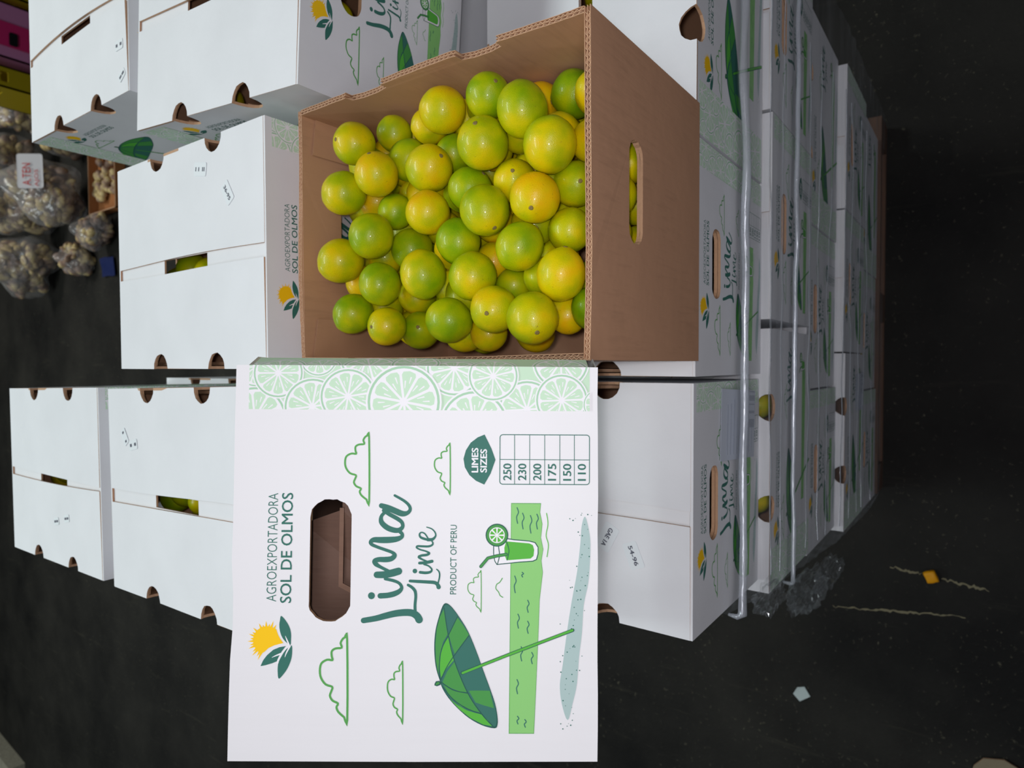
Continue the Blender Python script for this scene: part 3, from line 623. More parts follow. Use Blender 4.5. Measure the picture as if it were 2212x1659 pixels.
for q in (([(0.004, 0.004), (CW-0.004, 0.004), (CW*.5+.05, LD*.45), (CW*.5-.07, LD*.45)], 0.0), ([(0.004, LD-.01), (CW*.5-.07, LD*.5), (CW*.5+.05, LD*.5), (CW-.004, LD-.01)][::-1], 0.004)):
    panel(bm, q[0], [], lambda a, b, n, o_=q[1]: (a, b, CH-0.006-o_+n), 0.003, 0, 1, 2)
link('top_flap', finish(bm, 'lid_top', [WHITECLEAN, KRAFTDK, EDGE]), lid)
bm = bmesh.new(); fy = lambda b: 0.045+0.15*abs(b-.2345)
panel(bm, [(0.02, 0.06), (0.03, 0.272), (0.196, 0.272), (0.210, 0.2345), (0.30, 0.2345), (0.32, 0.06)], [], lambda a, b, n: (a, fy(b)+n, b), 0.004, 0, 0, 1)  # flap carried above its ridge, its dark board standing in for the shaded interior
panel(bm, [(0.118, 0.200), (0.124, 0.200), (0.142, 0.2325), (0.212, 0.2325), (0.212, 0.2365), (0.139, 0.2365)], [], lambda a, b, n: (a, fy(b)-.0065-n, b), 0.0015, 1, 1, 1)
link('inner_flap', finish(bm, 'lid_flap_and_shade_board', [KRAFTDK, kraft('mid_kraft_ridge', (122, 94, 78))]), lid)  # ridge strip has a tone between raw edge and inner board

# ---------------------------------------------------------------- brown open box
TW, TD, TH, TT = 0.3325, 0.4400, 0.289, 0.0068
tray = thing('open_lime_box', 'open brown corrugated box full of limes, handle hole toward the right', 'box', (-0.0035, -0.003, 0))
NT_ = ((0.104, 0.158), (0.276, 0.338))
def warpT(f):      # the box bows a little at the middle of its rim
    def g(a, b, n):
        x, y, z = f(a, b, n); k = (z/TH)**2; u = x/TW; v = y/TD
        x += 0.0035*k*math.sin(math.pi*v)*(1 if u > .5 else -.6); y += 0.0022*k*math.sin(math.pi*u)*(1 if v > .5 else -1)
        x -= 0.004*(1-z/TH)*0*u
        return (x, y, z)
    return g
fc = faces4(TW, TD)
def top_profile(w_, notched, flip):
    pts = []; n = 60
    for i in range(n+1):
        a = w_*i/n; z = TH + 0.0012*math.sin(a*23+w_*9) + rnd.uniform(-.0003, .0003)
        pts.append([a, z])
    if notched:
        for c0, c1 in NT_:
            if flip: c0, c1 = w_-c1, w_-c0
            add = [[c0-.0004, TH], [c0, TH-.010], [c0+.3*(c1-c0), TH-.0135], [c0+.7*(c1-c0), TH-.0135], [c1, TH-.010], [c1+.0004, TH]]
            pts = [p for p in pts if not (c0-.0005 < p[0] < c1+.0005)] + add
        pts.sort()
    return pts
bm = bmesh.new(); bmf = bmesh.new()
for k in ('front', 'back', 'left', 'right'):
    w_, T0 = fc[k]; ins = 0 if k in ('front', 'back') else TT
    if ins: w2 = w_-2*ins; T = warpT(lambda a, b, n, T0=T0, ins=ins: T0(a+ins, b, n))
    else: w2 = w_; T = warpT(T0)
    prof = top_profile(w2, k in ('left', 'right'), k == 'left')
    holes = []
    if k == 'front': holes = [rrect(0.1775, 0.1905, 0.109, 0.034, 0.0155, 7, 0.0006)]
    if k == 'back': holes = [rrect(w2-0.1775, 0.206, 0.109, 0.036, 0.0155, 7, 0.0006)]
    # two liners and a middle one, open flutes between
    for n0, th in ((0, 0.0007), (-0.0031, 0.0006), (-TT+0.0007, 0.0007)):
        panel(bm, [(0, 0), (w2, 0)] + [(a, z) for a, z in prof[::-1]], holes, lambda a, b, n, T=T, n0=n0: T(a, b, n+n0), th, 0, 0, 1, 1)
    for na, nb, per, ph in ((-0.0007, -0.0031, 0.0052, 0), (-0.0037, -TT+0.0007, 0.0068, .4)):
        m = int(w2/per)*2; pa = prof; prev = None
        def zt(a):
            for (a0, z0), (a1, z1) in zip(pa, pa[1:]):
                if a0 <= a <= a1: return z0 if a1-a0 < 1e-6 else z0+(z1-z0)*(a-a0)/(a1-a0)
            return TH
        for i in range(m+1):
            a = min(w2, (i+ph*(i % 2))*per/2); nn = na-0.0003 if i % 2 else nb+0.0003
            hz = zt(a)-0.0005
            cur = [bmf.verts.new(T(a-.0003, hz, nn)), bmf.verts.new(T(a+.0003, hz, nn)), bmf.verts.new(T(a-.0003, hz-0.014, nn)), bmf.verts.new(T(a+.0003, hz-0.014, nn))]
            if prev:
                bmf.faces.new((prev[0], cur[0], cur[1], prev[1])); bmf.faces.new((prev[0], prev[2], cur[2], cur[0])); bmf.faces.new((prev[1], cur[1], cur[3], prev[3]))
            prev = cur
    # cut rim of the holes closes the wall
    for h in holes:
        n = len(h); vo = [bm.verts.new(T(p[0], p[1], -0.0007)) for p in h]; vi = [bm.verts.new(T(p[0], p[1], -TT+.0007)) for p in h]
        for i in range(n): bm.faces.new((vo[i], vo[(i+1) % n], vi[(i+1) % n], vi[i])).material_index = 1
    zz = TH-0.016
bm2 = bmesh.new(); box(bm2, TT, TW-TT, TT, TD-TT, 0.0, 0.005)
link('box_walls', finish(bm, 'box_walls', [KRAFT, EDGE]), tray); link('corrugated_fluting', finish(bmf, 'corrugated_fluting', [FLUTE]), tray)
link('box_bottom', finish(bm2, 'box_bottom', [KRAFT]), tray)
bm = bmesh.new()   # glued corner tabs inside the far wall
panel(bm, [(0, 0), (0.055, 0), (0.052, 0.262), (0, 0.270)], [], lambda a, b, n: (TT+a, TD-TT-0.0015+n, b+0.006), 0.0015, 0, 0, 1); link('corner_tab', finish(bm, 'corner_tab', [KRAFT, EDGE]), tray)
bm = bmesh.new()
panel(bm, [(0, 0), (0.045, 0), (0.048, 0.268), (0, 0.262)], [], lambda a, b, n: (TW-TT-a, TD-TT-0.0015+n, b+0.006), 0.0015, 0, 0, 1); link('corner_tab', finish(bm, 'corner_tab', [KRAFT, EDGE]), tray)
# ---------------------------------------------------------------- limes
def lime_mesh(seed, el):
    r = random.Random(seed); bm = bmesh.new(); bmesh.ops.create_uvsphere(bm, u_segments=28, v_segments=18, radius=1.0)
    off = Vector((r.uniform(0, 50), r.uniform(0, 50), 3))
    for v in bm.verts:
        p = v.co.copy(); d = 1 + 0.03*(noise.noise(p*1.1+off)) + 0.012*noise.noise(p*3+off)
        z = p.z; rad = math.hypot(p.x, p.y)
        k = 0.07*math.exp(-(rad/0.20)**2)                      # nipple at both poles
        dim = 0.05*math.exp(-(rad/0.11)**2)
        v.co = Vector((p.x*d, p.y*d, z*d*el + math.copysign(k - dim, z)))
    return finish(bm, 'lime', [LIME], True)
def stem_mesh():
    bm = bmesh.new(); pr = [(0.0, 0.006), (0.03, 0.020), (0.065, 0.022), (0.09, 0.004), (0.105, -0.03), (0.11, -0.06)]
    prev = None
    for r_, z in pr:
        ring = [bm.verts.new((r_*math.cos(2*math.pi*i/14)*(1+.05*math.sin(i*1.3)), r_*math.sin(2*math.pi*i/14)*(1+.05*math.sin(i*1.3)), z)) for i in range(14)] if r_ else [bm.verts.new((0, 0, z))]
        if prev:
            for i in range(14):
                a, b = ring[i], ring[(i+1) % 14]
                bm.faces.new((prev[0], a, b) if len(prev) == 1 else (prev[i], a, b, prev[(i+1) % 14]))
        prev = ring
    return finish(bm, 'stem_button', [STEM], True)
LM = [lime_mesh(i, e) for i, e in enumerate((1.0, 1.05, 1.09, 1.03, 0.97, 1.06))]; STM = stem_mesh()
PZ = [max(v.co.z for v in m_.vertices if math.hypot(v.co.x, v.co.y) < .25) for m_ in LM]
def lime(x, y, z, r, t, label, d=None, group='limes in the open box', i=0, stem=True):
    me = LM[i % 6]; o = link('lime', me, None, (x, y, z)); o.scale = (r, r, r)
    dv = Vector(d) if d else Vector((rnd.gauss(0, 1), rnd.gauss(0, 1), rnd.gauss(0, .5)-.3)).normalized()
    o.rotation_mode = 'QUATERNION'; o.rotation_quaternion = dv.to_track_quat('Z', 'Y'); o.color = (t, 0, 0, 1)
    if stem: link('stem_button', STM, o, (0, 0, PZ[i % 6]))
    return tag(o, label, 'lime', group)
VIS=[
([2681, 3340, 2821, 265, 0.72, [-0.03, 0.15, 0.99]],"yellow lime at the upper left corner of the open box"),
([2903, 3150, 2316, 231, 0.45],'olive green lime by the top wall, second from the left end'),
([2846, 2471, 2374, 223, 0.85],'yellow lime tucked behind the large ripe one at the top wall'),
([2823, 1981, 2700, 264, 1.0],'large ripe yellow lime near the top wall of the open box'),
([2509, 2859, 2352, 268, 0.35],'plain green lime half covered by the yellow one with a scratch'),
([2235, 2270, 2620, 278, 0.68, [0.25, -0.92, 0.31]],'yellow green lime with a dark stem scar and a long scratch'),
([2246, 2977, 2798, 271, 1.0, [0.74, -0.23, 0.63]],'golden lime with brown spots, second from the left along the upper part'),
([2094, 3529, 2839, 275, 0.62],'lime with a yellow face and dark green rim by the left wall'),
([2075, 3469, 2335, 240, 0.95],'dull golden lime peeping out below the brown spotted one'),
([1869, 3030, 2428, 229, 0.25],'bright green lime below the golden spotted one, partly covered'),
([1706, 2240, 2681, 263, 1.0],'squat bright yellow lime in the middle of the left half of the pile'),
([2506, 2245, 2200, 229, 0.3],'green lime almost hidden beside the tall yellow green one'),
([2138, 3042, 2036, 240, 1.1],None),
([2871, 1395, 2611, 247, 0.32, [0.24, -0.81, 0.53]],'green lime with a tan stem button against the top wall'),
([2623, 941, 2607, 274, 0.36],'large green lime with small dark pits near the top wall'),
([2985, 1209, 1857, 240, 1.2, [-0.6, 0.75, 0.27]],'orange yellow lime deep beside the top wall'),
([2952, 712, 1911, 273, 0.15, [-0.26, 0.86, 0.43]],'dark green lime in the upper right corner of the open box'),
([2803, 306, 2152, 231, 1.0],'yellow lime pressed into the upper right corner, cut off by the rim'),
([2346, 1428, 2664, 290, 0.66, [0.45, -0.31, 0.84]],'tall oval lime, yellow with a green lower right flank, with wet glints'),
([2189, 607, 2587, 282, 0.66],'very large round yellow green lime near the upper right'),
([2498, 1719, 2098, 240, 0.9],None),
([1976, 1228, 2346, 245, 0.78, [0.17, -0.49, 0.85]],'pale yellow lime with a grey stem button showing on top'),
([1941, 1774, 2464, 265, 0.3, [0.55, -0.83, 0.1]],'green lime with a yellow crown in the middle of the pile'),
([1616, 1399, 2673, 275, 0.52, [-0.77, -0.61, 0.2]],'lime with an orange blemish and a stem at its lower edge, centre'),
([1676, 795, 2591, 272, 1.08, [-0.58, -0.33, 0.74]],'orange yellow lime with brown blotches and a dark eye'),
([1865, 543, 2179, 250, 0.5, [-0.14, -0.66, 0.74]],'lime with a dark dent touching the right wall, upper half'),
([2283, 310, 2184, 235, 1.0],None),
([2517, 484, 1754, 240, 1.0],None),
([1516, 3091, 2786, 285, 0.52],'mottled yellow green lime in front of the hole in the left wall'),
([1251, 3599, 2844, 283, 0.9],'yellow lime with dark pores at the left wall, below the hole'),
([1397, 2876, 2299, 269, 0.3],'wet green lime with russet streaks and bright glints'),
([1353, 1888, 2549, 261, 0.2],'smooth deep green lime with a small glint, pile centre'),
([985, 2271, 2735, 271, 0.62],'matt olive yellow lime, just below and left of the pile centre'),
([914, 2944, 2786, 260, 0.42],'light green lime in the lower left part of the pile'),
([1023, 3706, 2380, 240, 0.95],'golden lime mostly hidden above the light green one, lower left'),
([572, 3394, 2826, 251, 0.35],'green lime alone in the lower left corner of the open box'),
([404, 2932, 2688, 242, 0.85, [-0.07, 0.07, 1.0]],'yellow lime with a grey stem button by the lower wall'),
([815, 2945, 2134, 239, 0.78],'bright yellow lime under the olive yellow one, lower side'),
([367, 2812, 2225, 245, 0.45, [0.11, -0.6, 0.79]],'green lime covered in water drops by the lower wall'),
([434, 1911, 2692, 265, 0.36],'vivid green lime by the lower wall, beside the wet one'),
([914, 1600, 2641, 279, 0.62],'large yellow green lime with tiny glints, right half, lower side'),
([1181, 978, 2612, 257, 0.45, [0.71, -0.67, -0.21]],'lime with a yellow cheek and dark green shoulders, right half of the pile'),
([523, 1244, 2717, 264, 0.82, [-0.24, -0.33, 0.91]],'yellow lime with a russet scar and a brown eye'),
([404, 728, 2738, 274, 0.66, [-0.56, -0.59, 0.58]],'large yellow lime with a green base near the lower right corner'),
([850, 489, 2562, 257, 0.86, [0.94, -0.29, 0.16]],'yellow lime with a brown ringed stem at its top, by the right wall'),
([901, 926, 2245, 214, 0.8],'yellow lime overlapped by the one with the ringed stem'),
([1363, 563, 2263, 245, 0.6],'pale yellow green lime halfway along the right wall'),
([828, 1341, 2212, 214, 0.3],'dark green lime deep between four yellow ones, right half of the pile'),
([299, 1689, 2239, 224, 0.95],'golden lime under the scarred one at the lower wall'),
([473, 686, 2119, 214, 1.0],'golden lime deep at the lower right corner of the box'),
([503, 292, 2275, 217, 0.0],'darkest green lime, cut off by the right wall near its lower end'),
([1608, 1705, 2100, 240, 0.9],None),
([1142, 1656, 2162, 240, 0.9],None),
([1503, 1072, 2202, 240, 0.85],None),
([1161, 941, 1880, 240, 0.9],None),
([1593, 754, 1840, 240, 0.7],None),
([882, 2380, 2053, 240, 0.6],None),
([1348, 3375, 2278, 240, 0.8],None),
([1681, 2633, 1965, 240, 0.9],None),
([2262, 1374, 1762, 260, 0.7],None),
([1954, 1782, 1751, 260, 0.9],None),
([915, 3332, 1839, 260, 0.8],None),
([785, 2079, 1674, 260, 0.8],None),
([952, 1495, 1553, 260, 0.8],None),
([664, 999, 1860, 240, 0.9],None),
([2937, 2151, 2062, 240, 1],None),
([2848, 1900, 1640, 260, 0.6],None),
([2564, 971, 1668, 260, 0.8],None),
([1639, 2187, 1760, 260, 0.8],None),
([1719, 3292, 1966, 260, 0.6],None),
([2209, 2545, 1792, 260, 0.8],None),
([1961, 972, 1432, 260, 0.8],None),
([1242, 2510, 1744, 260, 0.9],None),
([336, 2170, 2093, 260, 0.8],None),
([315, 1316, 1820, 240, 0.9],None),
([427, 3194, 1912, 260, 0.8],None),
([2104, 4033, 2022, 260, 0.6],None),
([2621, 3755, 1787, 260, 0.8],None),
]
FILL= [[420, 1876, 1089, 254, 0.93], [330, 2493, 1296, 254, 0.45], [837, 330, 1196, 254, 0.77], [869, 330, 1994, 254, 0.62], [924, 1012, 1272, 254, 0.77], [763, 1455, 1083, 254, 0.57], [651, 1659, 1926, 254, 0.88], [945, 1907, 1225, 254, 0.49], [763, 1981, 2306, 254, 0.53], [830, 2436, 1314, 254, 0.55], [824, 2788, 1673, 254, 0.69], [857, 3027, 1233, 254, 0.4], [1305, 3009, 1809, 254, 0.42], [862, 3776, 1598, 254, 0.68], [678, 3363, 2340, 254, 0.5], [805, 4060, 2038, 254, 0.81], [1329, 330, 1089, 254, 0.75], [1346, 330, 1829, 254, 0.82], [1508, 1447, 1087, 254, 0.66], [1351, 1190, 1490, 254, 0.62], [1467, 1906, 1287, 254, 0.76], [1244, 1870, 1736, 254, 0.48], [1397, 2403, 1273, 254, 0.54], [1333, 2251, 2186, 254, 0.89], [1397, 3160, 852, 254, 0.56], [1469, 3045, 1336, 254, 0.65], [1360, 3536, 1705, 254, 0.96], [1270, 4060, 1848, 254, 0.49], [1356, 4060, 2488, 254, 0.82], [1831, 330, 1081, 254, 0.74], [1821, 330, 1665, 254, 0.77], [2026, 959, 1935, 254, 0.65], [1936, 1472, 1351, 254, 0.4], [1719, 1337, 1800, 254, 0.55], [1964, 1979, 1283, 254, 0.82], [2037, 2142, 2121, 254, 0.44], [1884, 2461, 1409, 254, 0.58], [2059, 2622, 2272, 254, 0.99], [2105, 3054, 1196, 254, 0.98], [1886, 2919, 1627, 254, 0.69], [1906, 3569, 1584, 254, 0.84], [1658, 3792, 2021, 254, 0.78], [1805, 4060, 1612, 254, 0.68], [2480, 330, 945, 254, 0.5], [2238, 330, 1385, 254, 0.9], [2410, 867, 1196, 254, 0.43], [2442, 763, 2146, 254, 0.92], [2482, 1486, 1314, 254, 0.81], [2572, 1246, 2188, 254, 0.67], [2468, 1986, 1275, 254, 0.8], [2382, 2056, 1765, 254, 0.68], [2397, 2484, 1326, 254, 0.87], [2703, 2444, 1750, 254, 0.47], [2501, 2924, 1624, 254, 0.7], [2561, 3277, 1979, 254, 0.92], [2375, 3400, 1522, 254, 0.96], [2549, 3573, 2384, 254, 0.53], [2329, 4060, 1507, 254, 0.55], [2970, 944, 915, 254, 0.83], [2970, 818, 1401, 254, 0.65], [2970, 1446, 932, 254, 0.84], [2970, 1453, 1435, 254, 0.69], [2970, 2022, 1161, 254, 0.7], [2970, 1694, 2229, 254, 0.65], [2970, 2496, 1326, 254, 0.57], [2970, 2767, 2028, 254, 0.94], [2970, 2990, 1237, 254, 0.8], [2970, 3170, 1707, 254, 0.87], [2970, 3584, 1422, 254, 0.94], [2970, 4060, 1582, 254, 0.95]]

for i, (q, lab) in enumerate(VIS):
    x, y, z, r = (k/10000 for k in q[:4]); t = q[4]
    d = q[5] if len(q) > 5 else None
    if d is None:     # turn the ends sideways, where the photograph shows none
        vd = (Vector((x, y, z))-CAM).normalized(); a = Vector((rnd.gauss(0, 1), rnd.gauss(0, 1), rnd.gauss(0, 1))); d = (a - vd*a.dot(vd)).normalized()*1 + vd*0.35
    lime(x, y, z, r*0.985, t, lab or 'lime deep in the open box, mostly covered by the limes above', d, i=i)
for i, q in enumerate(FILL):
    x, y, z, r = (k/10000 for k in q[:4]); lime(x, y, z, r*0.97, q[4], 'lime deep in the open box, mostly covered by the limes above', i=i)
def stock(c, name, spots):
    mw = c.matrix_world.copy() if False else Matrix.Translation(c.location) @ c.rotation_euler.to_matrix().to_4x4() @ Matrix.Diagonal((*c.scale, 1))
    for i, (x, y, z) in enumerate(spots):
        p = mw @ Vector((x, y, z)); lime(p.x, p.y, p.z, 0.0262, rnd.uniform(.35, .85), 'lime glimpsed inside %s' % name, group='limes seen through openings of the cartons', i=i, stem=False)
h = CW/2
SL = [(h-.006, .190, .262), (h-.014, .244, .258), (h-.004, .298, .260), (h-.02, .350, .252), (h+.046, .225, .25), (h-.062, .270, .25)]
NL = [(0.042, .129, .235), (0.045, .296, .24)]; NR = [(CW-.045, .129, .235), (CW-.042, .296, .24)]
HL = [(.125, .045, .225), (.18, .048, .235), (.228, .045, .222)]
stock(cA, 'the closed carton left of the open box', SL)
stock(cC, 'the speckled carton above the upright one', SL)
stock(cD, 'the leftmost carton of the lower row', SL)
stock(cB, 'the carton at the top edge above the open box', [(h+.02, .15, .25)]+NL+HL)
stock(cH, 'the sideways carton right of the open box', NL[:1]+[(h, .18, .255), (h-.02, .24, .25)])
stock(cJ, 'the sideways carton with two round vents', NL)
stock(cF, 'the carton under the open box', HL)
stock(cE, 'the carton below the upright printed one', HL)

# ---------------------------------------------------------------- stretch film round the stack
def xleft(z): return -0.383 - 0.022*max(0, min(1, (-0.20-z)/0.10)) - 0.036*max(0, min(1, (-0.4-z)/0.9))
def ydrape(x, z):
    if z > -0.29: base = -0.006 - 0.014*max(0, min(1, (-0.14-z)/0.15))
    else: base = -0.020 - 0.018*max(0, min(1, (-0.5-z)/0.3))
    return base - 0.004*noise.noise(Vector((x*3, z*30, 1))) - 0.003*noise.noise(Vector((x*11, z*60, 4))) - 0.004
wrap = thing('stretch_film_wrap', 'clear stretch film wound around the carton stack, gathered into ropes', 'plastic film', (0, 0, 0))
bm = bmesh.new(); nx, nz = 120, 150; g = {}
for i in range(nx+1):
    for j in range(nz+1):
        z = -0.14 - 1.36*j/nz; x = xleft(z) + (0.765-xleft(z))*i/nx; y = ydrape(x, z)
        if i < 3: y += 0.004*(3-i)
        g[i, j] = bm.verts.new((x, y, z))
for i in range(nx):
    for j in range(nz): bm.faces.new((g[i, j], g[i+1, j], g[i+1, j+1], g[i, j+1]))
for j0, x_ in ((0, -0.452),):      # round the left corner
    prev = [g[0, j] for j in range(nz+1)]
    for s_ in range(1, 13):
        cur = []
        for j in range(nz+1):
            z = -0.14 - 1.36*j/nz; cur.append(bm.verts.new((xleft(z)-.003 - .003*noise.noise(Vector((s_*.3, z*30, 7))), ydrape(-.45, z)+0.02+0.075*s_, z)))
        for j in range(nz): bm.faces.new((prev[j], prev[j+1], cur[j+1], cur[j]))
        prev = cur
link('film_sheet', finish(bm, 'film_sheet', [FILM], True), wrap)
for z0, r0, sg, ex_ in ((-0.142, 0.0058, 0.004, 1), (-0.415, 0.0040, 0.006, 0)):
    bm = bmesh.new(); pts = []; rad = []
    for i in range(70):
        x = xleft(z0)+.004 + (.765-xleft(z0))*i/69; z = z0 + sg*math.sin(x*3+z0*9) + 0.002*noise.noise(Vector((x*9, z0, 0)))
        pts.append((x, ydrape(x, z0)-r0-.002, z)); rad.append(r0*(1+.35*noise.noise(Vector((x*14, z0*7, 2)))))
    left = [(xleft(z0), ydrape(-.45, z0)+0.012, z0), (xleft(z0)-.001, ydrape(-.45, z0)-.001, z0)]
    tube(bm, left+pts, [.002, .004]+rad, 10)
    for v in bm.verts: v.co.z = z0 + (v.co.z-z0)*1.35
    link('film_rope', finish(bm, 'film_rope', [FILMROPE], True), wrap)
for (cx, cy, cz, sx, sy, sz_, seed) in ((-0.418, -0.052, -0.43, .032, .024, .10, 3), (-0.375, -0.034, -0.235, .022, .016, .06, 8), (-0.430, -0.055, -0.60, .022, .018, .10, 5)):
    bm = bmesh.new(); bmesh.ops.create_icosphere(bm, subdivisions=4, radius=1)
    for v in bm.verts:
        p = v.co.copy(); k = 1+0.45*noise.noise(p*2.2+Vector((seed, 0, 0)))+0.30*noise.noise(p*6+Vector((0, seed, 0)))
        v.co = Vector((p.x*sx*k+cx, p.y*sy*k+cy, p.z*sz_*k+cz))
    link('crumpled_film', finish(bm, 'crumpled_film', [CRUMP], False), wrap)
for k_, (z0, hh) in enumerate(((-.27, .006), (-.335, .004), (-.52, .005), (-.60, .003), (-.68, .006), (-.80, .004), (-.90, .005), (-1.02, .006), (-1.12, .003), (-1.25, .006))):
    bm = bmesh.new(); prev = None      # pale folded strips, laid in place of bright streaks of light on the film
    for i in range(61):
        x = xleft(z0)+.045+(.56-xleft(z0))*i/60; z = z0+.010*math.sin(x*(2+k_*.4)+k_*2)+.004*noise.noise(Vector((x*6, z0*9, 3)))
        h_ = hh*math.sin(math.pi*i/60)**.5*(.25+.8*abs(noise.noise(Vector((x*3.5, z0*5, 9))))); y = ydrape(x, z)-.0015
        cur = [bm.verts.new((x, y, z-h_)), bm.verts.new((x, y-.002, z)), bm.verts.new((x, y, z+h_))]
        if prev:
            for a in (0, 1): bm.faces.new((prev[a], cur[a], cur[a+1], prev[a+1]))
        prev = cur
    link('film_light_streak', finish(bm, 'film_light_streak', [FILMROPE], True), wrap)
# delivery slips under the film
def slip(label, x, z, w_, h_, y, tilt):
    t = thing('paper_slip', label, 'label', (x, y, z), (R(-4), R(tilt), 0))
    bm = bmesh.new(); panel(bm, [(0, 0), (w_, 0), (w_, h_), (0, h_)], [], lambda a, b, n: (a, -n, b), 0.0004, 0, 0, 0); link('paper', finish(bm, 'paper', [SLIP]), t)
    bm = bmesh.new(); r = random.Random(4)
    for i in range(9):
        z_ = h_*(0.1+0.09*i); box(bm, w_*.08, w_*r.uniform(.4, .9), -0.0006, -0.0002, z_, z_+.0016)
    for i in range(26):
        x_ = w_*.45+i*.0022
        if r.random() < .6: box(bm, x_, x_+.0011, -0.0006, -.0002, h_*.03, h_*.2)
    link('printed_lines', finish(bm, 'printed_lines', [flat('faded_grey_print', (150, 158, 172))]), t)
slip('pale paper slip on the carton below the upright printed one', -0.155, -0.235, 0.105, 0.135, -0.0085, 3)
slip('pale paper slip on the sideways fourth layer carton', -0.13, -1.18, 0.10, 0.12, -0.036, -4)

# ---------------------------------------------------------------- things on the floor
bm = bmesh.new(); bmesh.ops.create_icosphere(bm, subdivisions=3, radius=1)
for v in bm.verts: p = v.co; k = 1/max(abs(p.x), abs(p.y), abs(p.z))**.8; v.co = Vector((p.x*k*.020, p.y*k*.017, p.z*k*.013))*(1+.15*noise.noise(p*2))
o = link('mango_piece', finish(bm, 'mango_piece', [flat('ripe_orange_flesh', (232, 160, 12), 0.5)], True), None, (-0.699, -0.172, FZ+.014), (0, 0, .4)); tag(o, 'small orange yellow chunk of fruit on the dark floor', 'fruit piece')
bm = bmesh.new(); panel(bm, [(-.026, .012), (-.012, -.022), (.012, -.020), (.030, .004), (.012, .030)], [], lambda a, b, n: (a, b, n + .004*math.sin(a*60)), 0.003, 0, 0, 0)
o = link('plastic_shard', finish(bm, 'plastic_shard', [flat('pale_blue_white_plastic', (190, 204, 204), 0.4)]), None, (-1.2, 0.217, FZ+.0075), (0, 0, R(100))); tag(o, 'pale bluish white scrap of plastic alone on the dark floor', 'scrap')
def streak(label, a, b, w_, n, seed):
    r = random.Random(seed); bm = bmesh.new(); a = Vector(a); b = Vector(b); d = (b-a); u = Vector((-d.y, d.x)).normalized()
    top = []; bot = []
    for i in range(n+1):
        p = a + d*(i/n) + u*r.uniform(-.004, .004); k = w_*math.sin(math.pi*min(max(i/n, .06), .94))**.5*r.uniform(.4, 1.2)
        top.append(p+u*k); bot.append(p-u*k)
    vt = [bm.verts.new((p.x, p.y, FZ+.0012)) for p in top]; vb = [bm.verts.new((p.x, p.y, FZ+.0012)) for p in bot]
    for i in range(n): bm.faces.new((vb[i], vb[i+1], vt[i+1], vt[i]))
    o = link('floor_scuff', finish(bm, 'floor_scuff', [SCUFF]), None); tag(o, label, 'floor mark')
streak('long thin pale scratch on the dark floor', (-0.864, 0.118), (-0.815, -0.265), 0.0038, 46, 2)
streak('pale scratch right of the orange fruit piece', (-0.705, -0.20), (-0.718, -0.325), 0.005, 22, 5)
streak('pale smear left of the orange fruit piece', (-0.690, -0.055), (-0.699, -0.145), 0.0045, 18, 8)
def plank(label, x, y, rot, w_, d, h_, mat, z=FZ):
    t = thing('wooden_pallet', label, 'pallet', (x, y, z), (0, 0, R(rot)))
    for i in range(3):
        bm = bmesh.new(); box(bm, 0, w_, 0, d*.28, 0, .022); link('deck_board', finish(bm, 'deck_board', [mat]), t, (0, i*d*.36, h_-.022))
    for i in range(2):
        bm = bmesh.new(); box(bm, 0, .09, 0, d, 0, h_-.0225); link('stringer', finish(bm, 'stringer', [mat]), t, (i*(w_-.09), 0, 0))
plank('grey weathered pallet corner cut off at the lower left', -5.27, 8.12, -6, 1.0, 1.2, 0.14, WOODG)
t = thing('cardboard_scrap', 'torn brown grey cardboard corner at the lower right edge', 'cardboard', (-1.245, -0.318, FZ), (0, 0, R(172)))
bm = bmesh.new()
panel(bm, [(0, 0), (0.035, -.020), (0.2, -.03), (.22, .26), (.03, .24), (-.02, .05)], [], lambda a, b, n: (a, b, .020 + n + .02*a), 0.006, 0, 0, 1); link('sheet', finish(bm, 'sheet', [kraft('dirty_board', (126, 116, 96)), EDGE]), t)
bm = bmesh.new(); panel(bm, [(0.02, .03), (0.21, .01), (.22, .25), (.04, .23)], [], lambda a, b, n: (a, b, .010 + n), 0.008, 0, 0, 1); link('fold', finish(bm, 'fold', [KRAFTDK, EDGE]), t)

